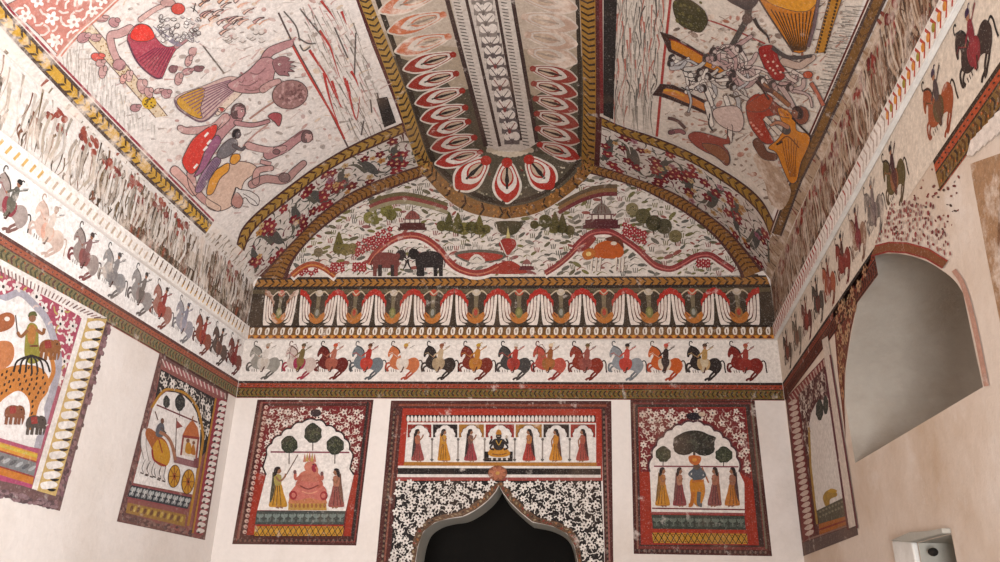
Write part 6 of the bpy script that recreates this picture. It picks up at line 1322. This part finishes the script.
m.part('side_stripe', lambda p: (p.poly([(104, 24), (118, 14), (186, 474), (166, 482)], '#cdbfb2', 1), p.line([(112, 96), (168, 484)], 5, '#5c2830', 2), p.line([(124, 60), (190, 480)], 4, '#6a343a', 2)))
# painted surround of the arched recess
pN = px(RIGHT)
m = Mural('niche_surround', RIGHT, pN, 'red and ochre floral paint around the arch of the blank niche', 'mural')
lft = [(833, 311), (852, 284), (873, 251), (870, 262), (860, 292), (851, 331), (845, 372), (844.5, 403), (846, 440), (838, 372)]
g = m.ground(); g.poly(lft, '#6f3a2a', 1); m.done()
m.part('floral_ground', lambda p: tangle(p.p, uvpoly(pN, [(837, 312), (854, 288), (870, 262), (859, 292), (850, 331), (844, 372), (843.5, 403), (840, 372)]), .055, random.Random(4), ['#b08a68', '#a87a58'], '#4a2420', ['#b5946c', '#9a6a48', '#8a3a2c'], 2, .6, .3, .004))
def topband(p):
    a = [(872, 256), (889, 251.5), (907, 252.5), (927, 258), (944, 268)]; b = [(876, 246), (890, 242.5), (908, 243), (930, 249), (949, 261)]
    p.poly(a + b[::-1], '#7c4a2c', 1); p.line(a, 1.6, '#8a3028', 2); p.line(b, 1.6, '#94382c', 2)
    p.line([(955, 270), (964, 284), (972, 310), (980, 345), (988, 386)], 5, '#b58a78', 1, True)
m.part('arch_band', topband)
def faint(p):
    poly = uvpoly(pN, [(876, 243), (884, 226), (892, 205), (915, 198), (936, 206), (948, 228), (952, 256), (930, 246), (908, 240), (890, 240)])
    q = Pen(p.p, None, 1); R = random.Random(13)
    for u, v in scatter(poly, .022, R, 14):
        if R.random() < .75: q.ell(u, v, R.uniform(.006, .014), R.uniform(.005, .013), R.choice(['#8a3a38', '#7a3a3a', '#94504a', '#c9b0a0', '#a06a60', '#7a4a44']), 1, R.uniform(0, 3), 7)
m.part('flaked_flowers', faint, 'mid')['kind'] = 'stuff'
# loose painted scraps and a brown pilaster edge at the right margin
m = Mural('pilaster_strip', RIGHT, pN, 'brown weathered strip with a white fringed top at the right edge', 'mural', mat='old')
m.ground().poly([(970, 164), (1010, 150), (1030, 360), (1006, 350), (986, 250)], '#a07c5c', 1); m.done()
m.part('white_fringe', lambda p: [p.poly([(968 + k * 6, 155 - k * 5.6), (972 + k * 6, 140 - k * 6.6), (986 + k * 6, 128 - k * 6), (996 + k * 6, 124 - k * 6), (984 + k * 6, 142 - k * 5), (974 + k * 6, 156 - k * 5)], '#dcd0c6', 1 + k % 2) for k in range(6)], 'mid')
m.part('brown_edge', lambda p: p.line([(1010, 150), (1004, 240), (1010, 300)], 10, '#7c5a40', 1, True))
m = Mural('paint_scraps', RIGHT, pN, 'dark scraps of flaked paint scattered on the buff plaster above the niche', 'paint remains', mat='mid')
R = random.Random(77); g = m.ground()
for u, v in [(R.uniform(866, 960), R.uniform(140, 235)) for _ in range(190)]:
    if 1.62 * (u - 866) + v > 330 - 60 and 1.45 * (u - 866) + v < 400: g.ell(u, v, R.uniform(.4, 1.5), R.uniform(.6, 2.2), R.choice(['#6a3a34', '#5a4438', '#8a5a4c', '#7a3430']), 1, R.uniform(0, 3), 7)
m.done(); m.root['kind'] = 'stuff'
k_ = RIGHT.uv(926, 552)
kn = blob('dark_knob', RIGHT.P(k_[0], k_[1], -.03), .02, (1.0, 1.3, .9), M['dark']); tag(kn, 'small dark knob in the square recess low on the right wall', 'knob')
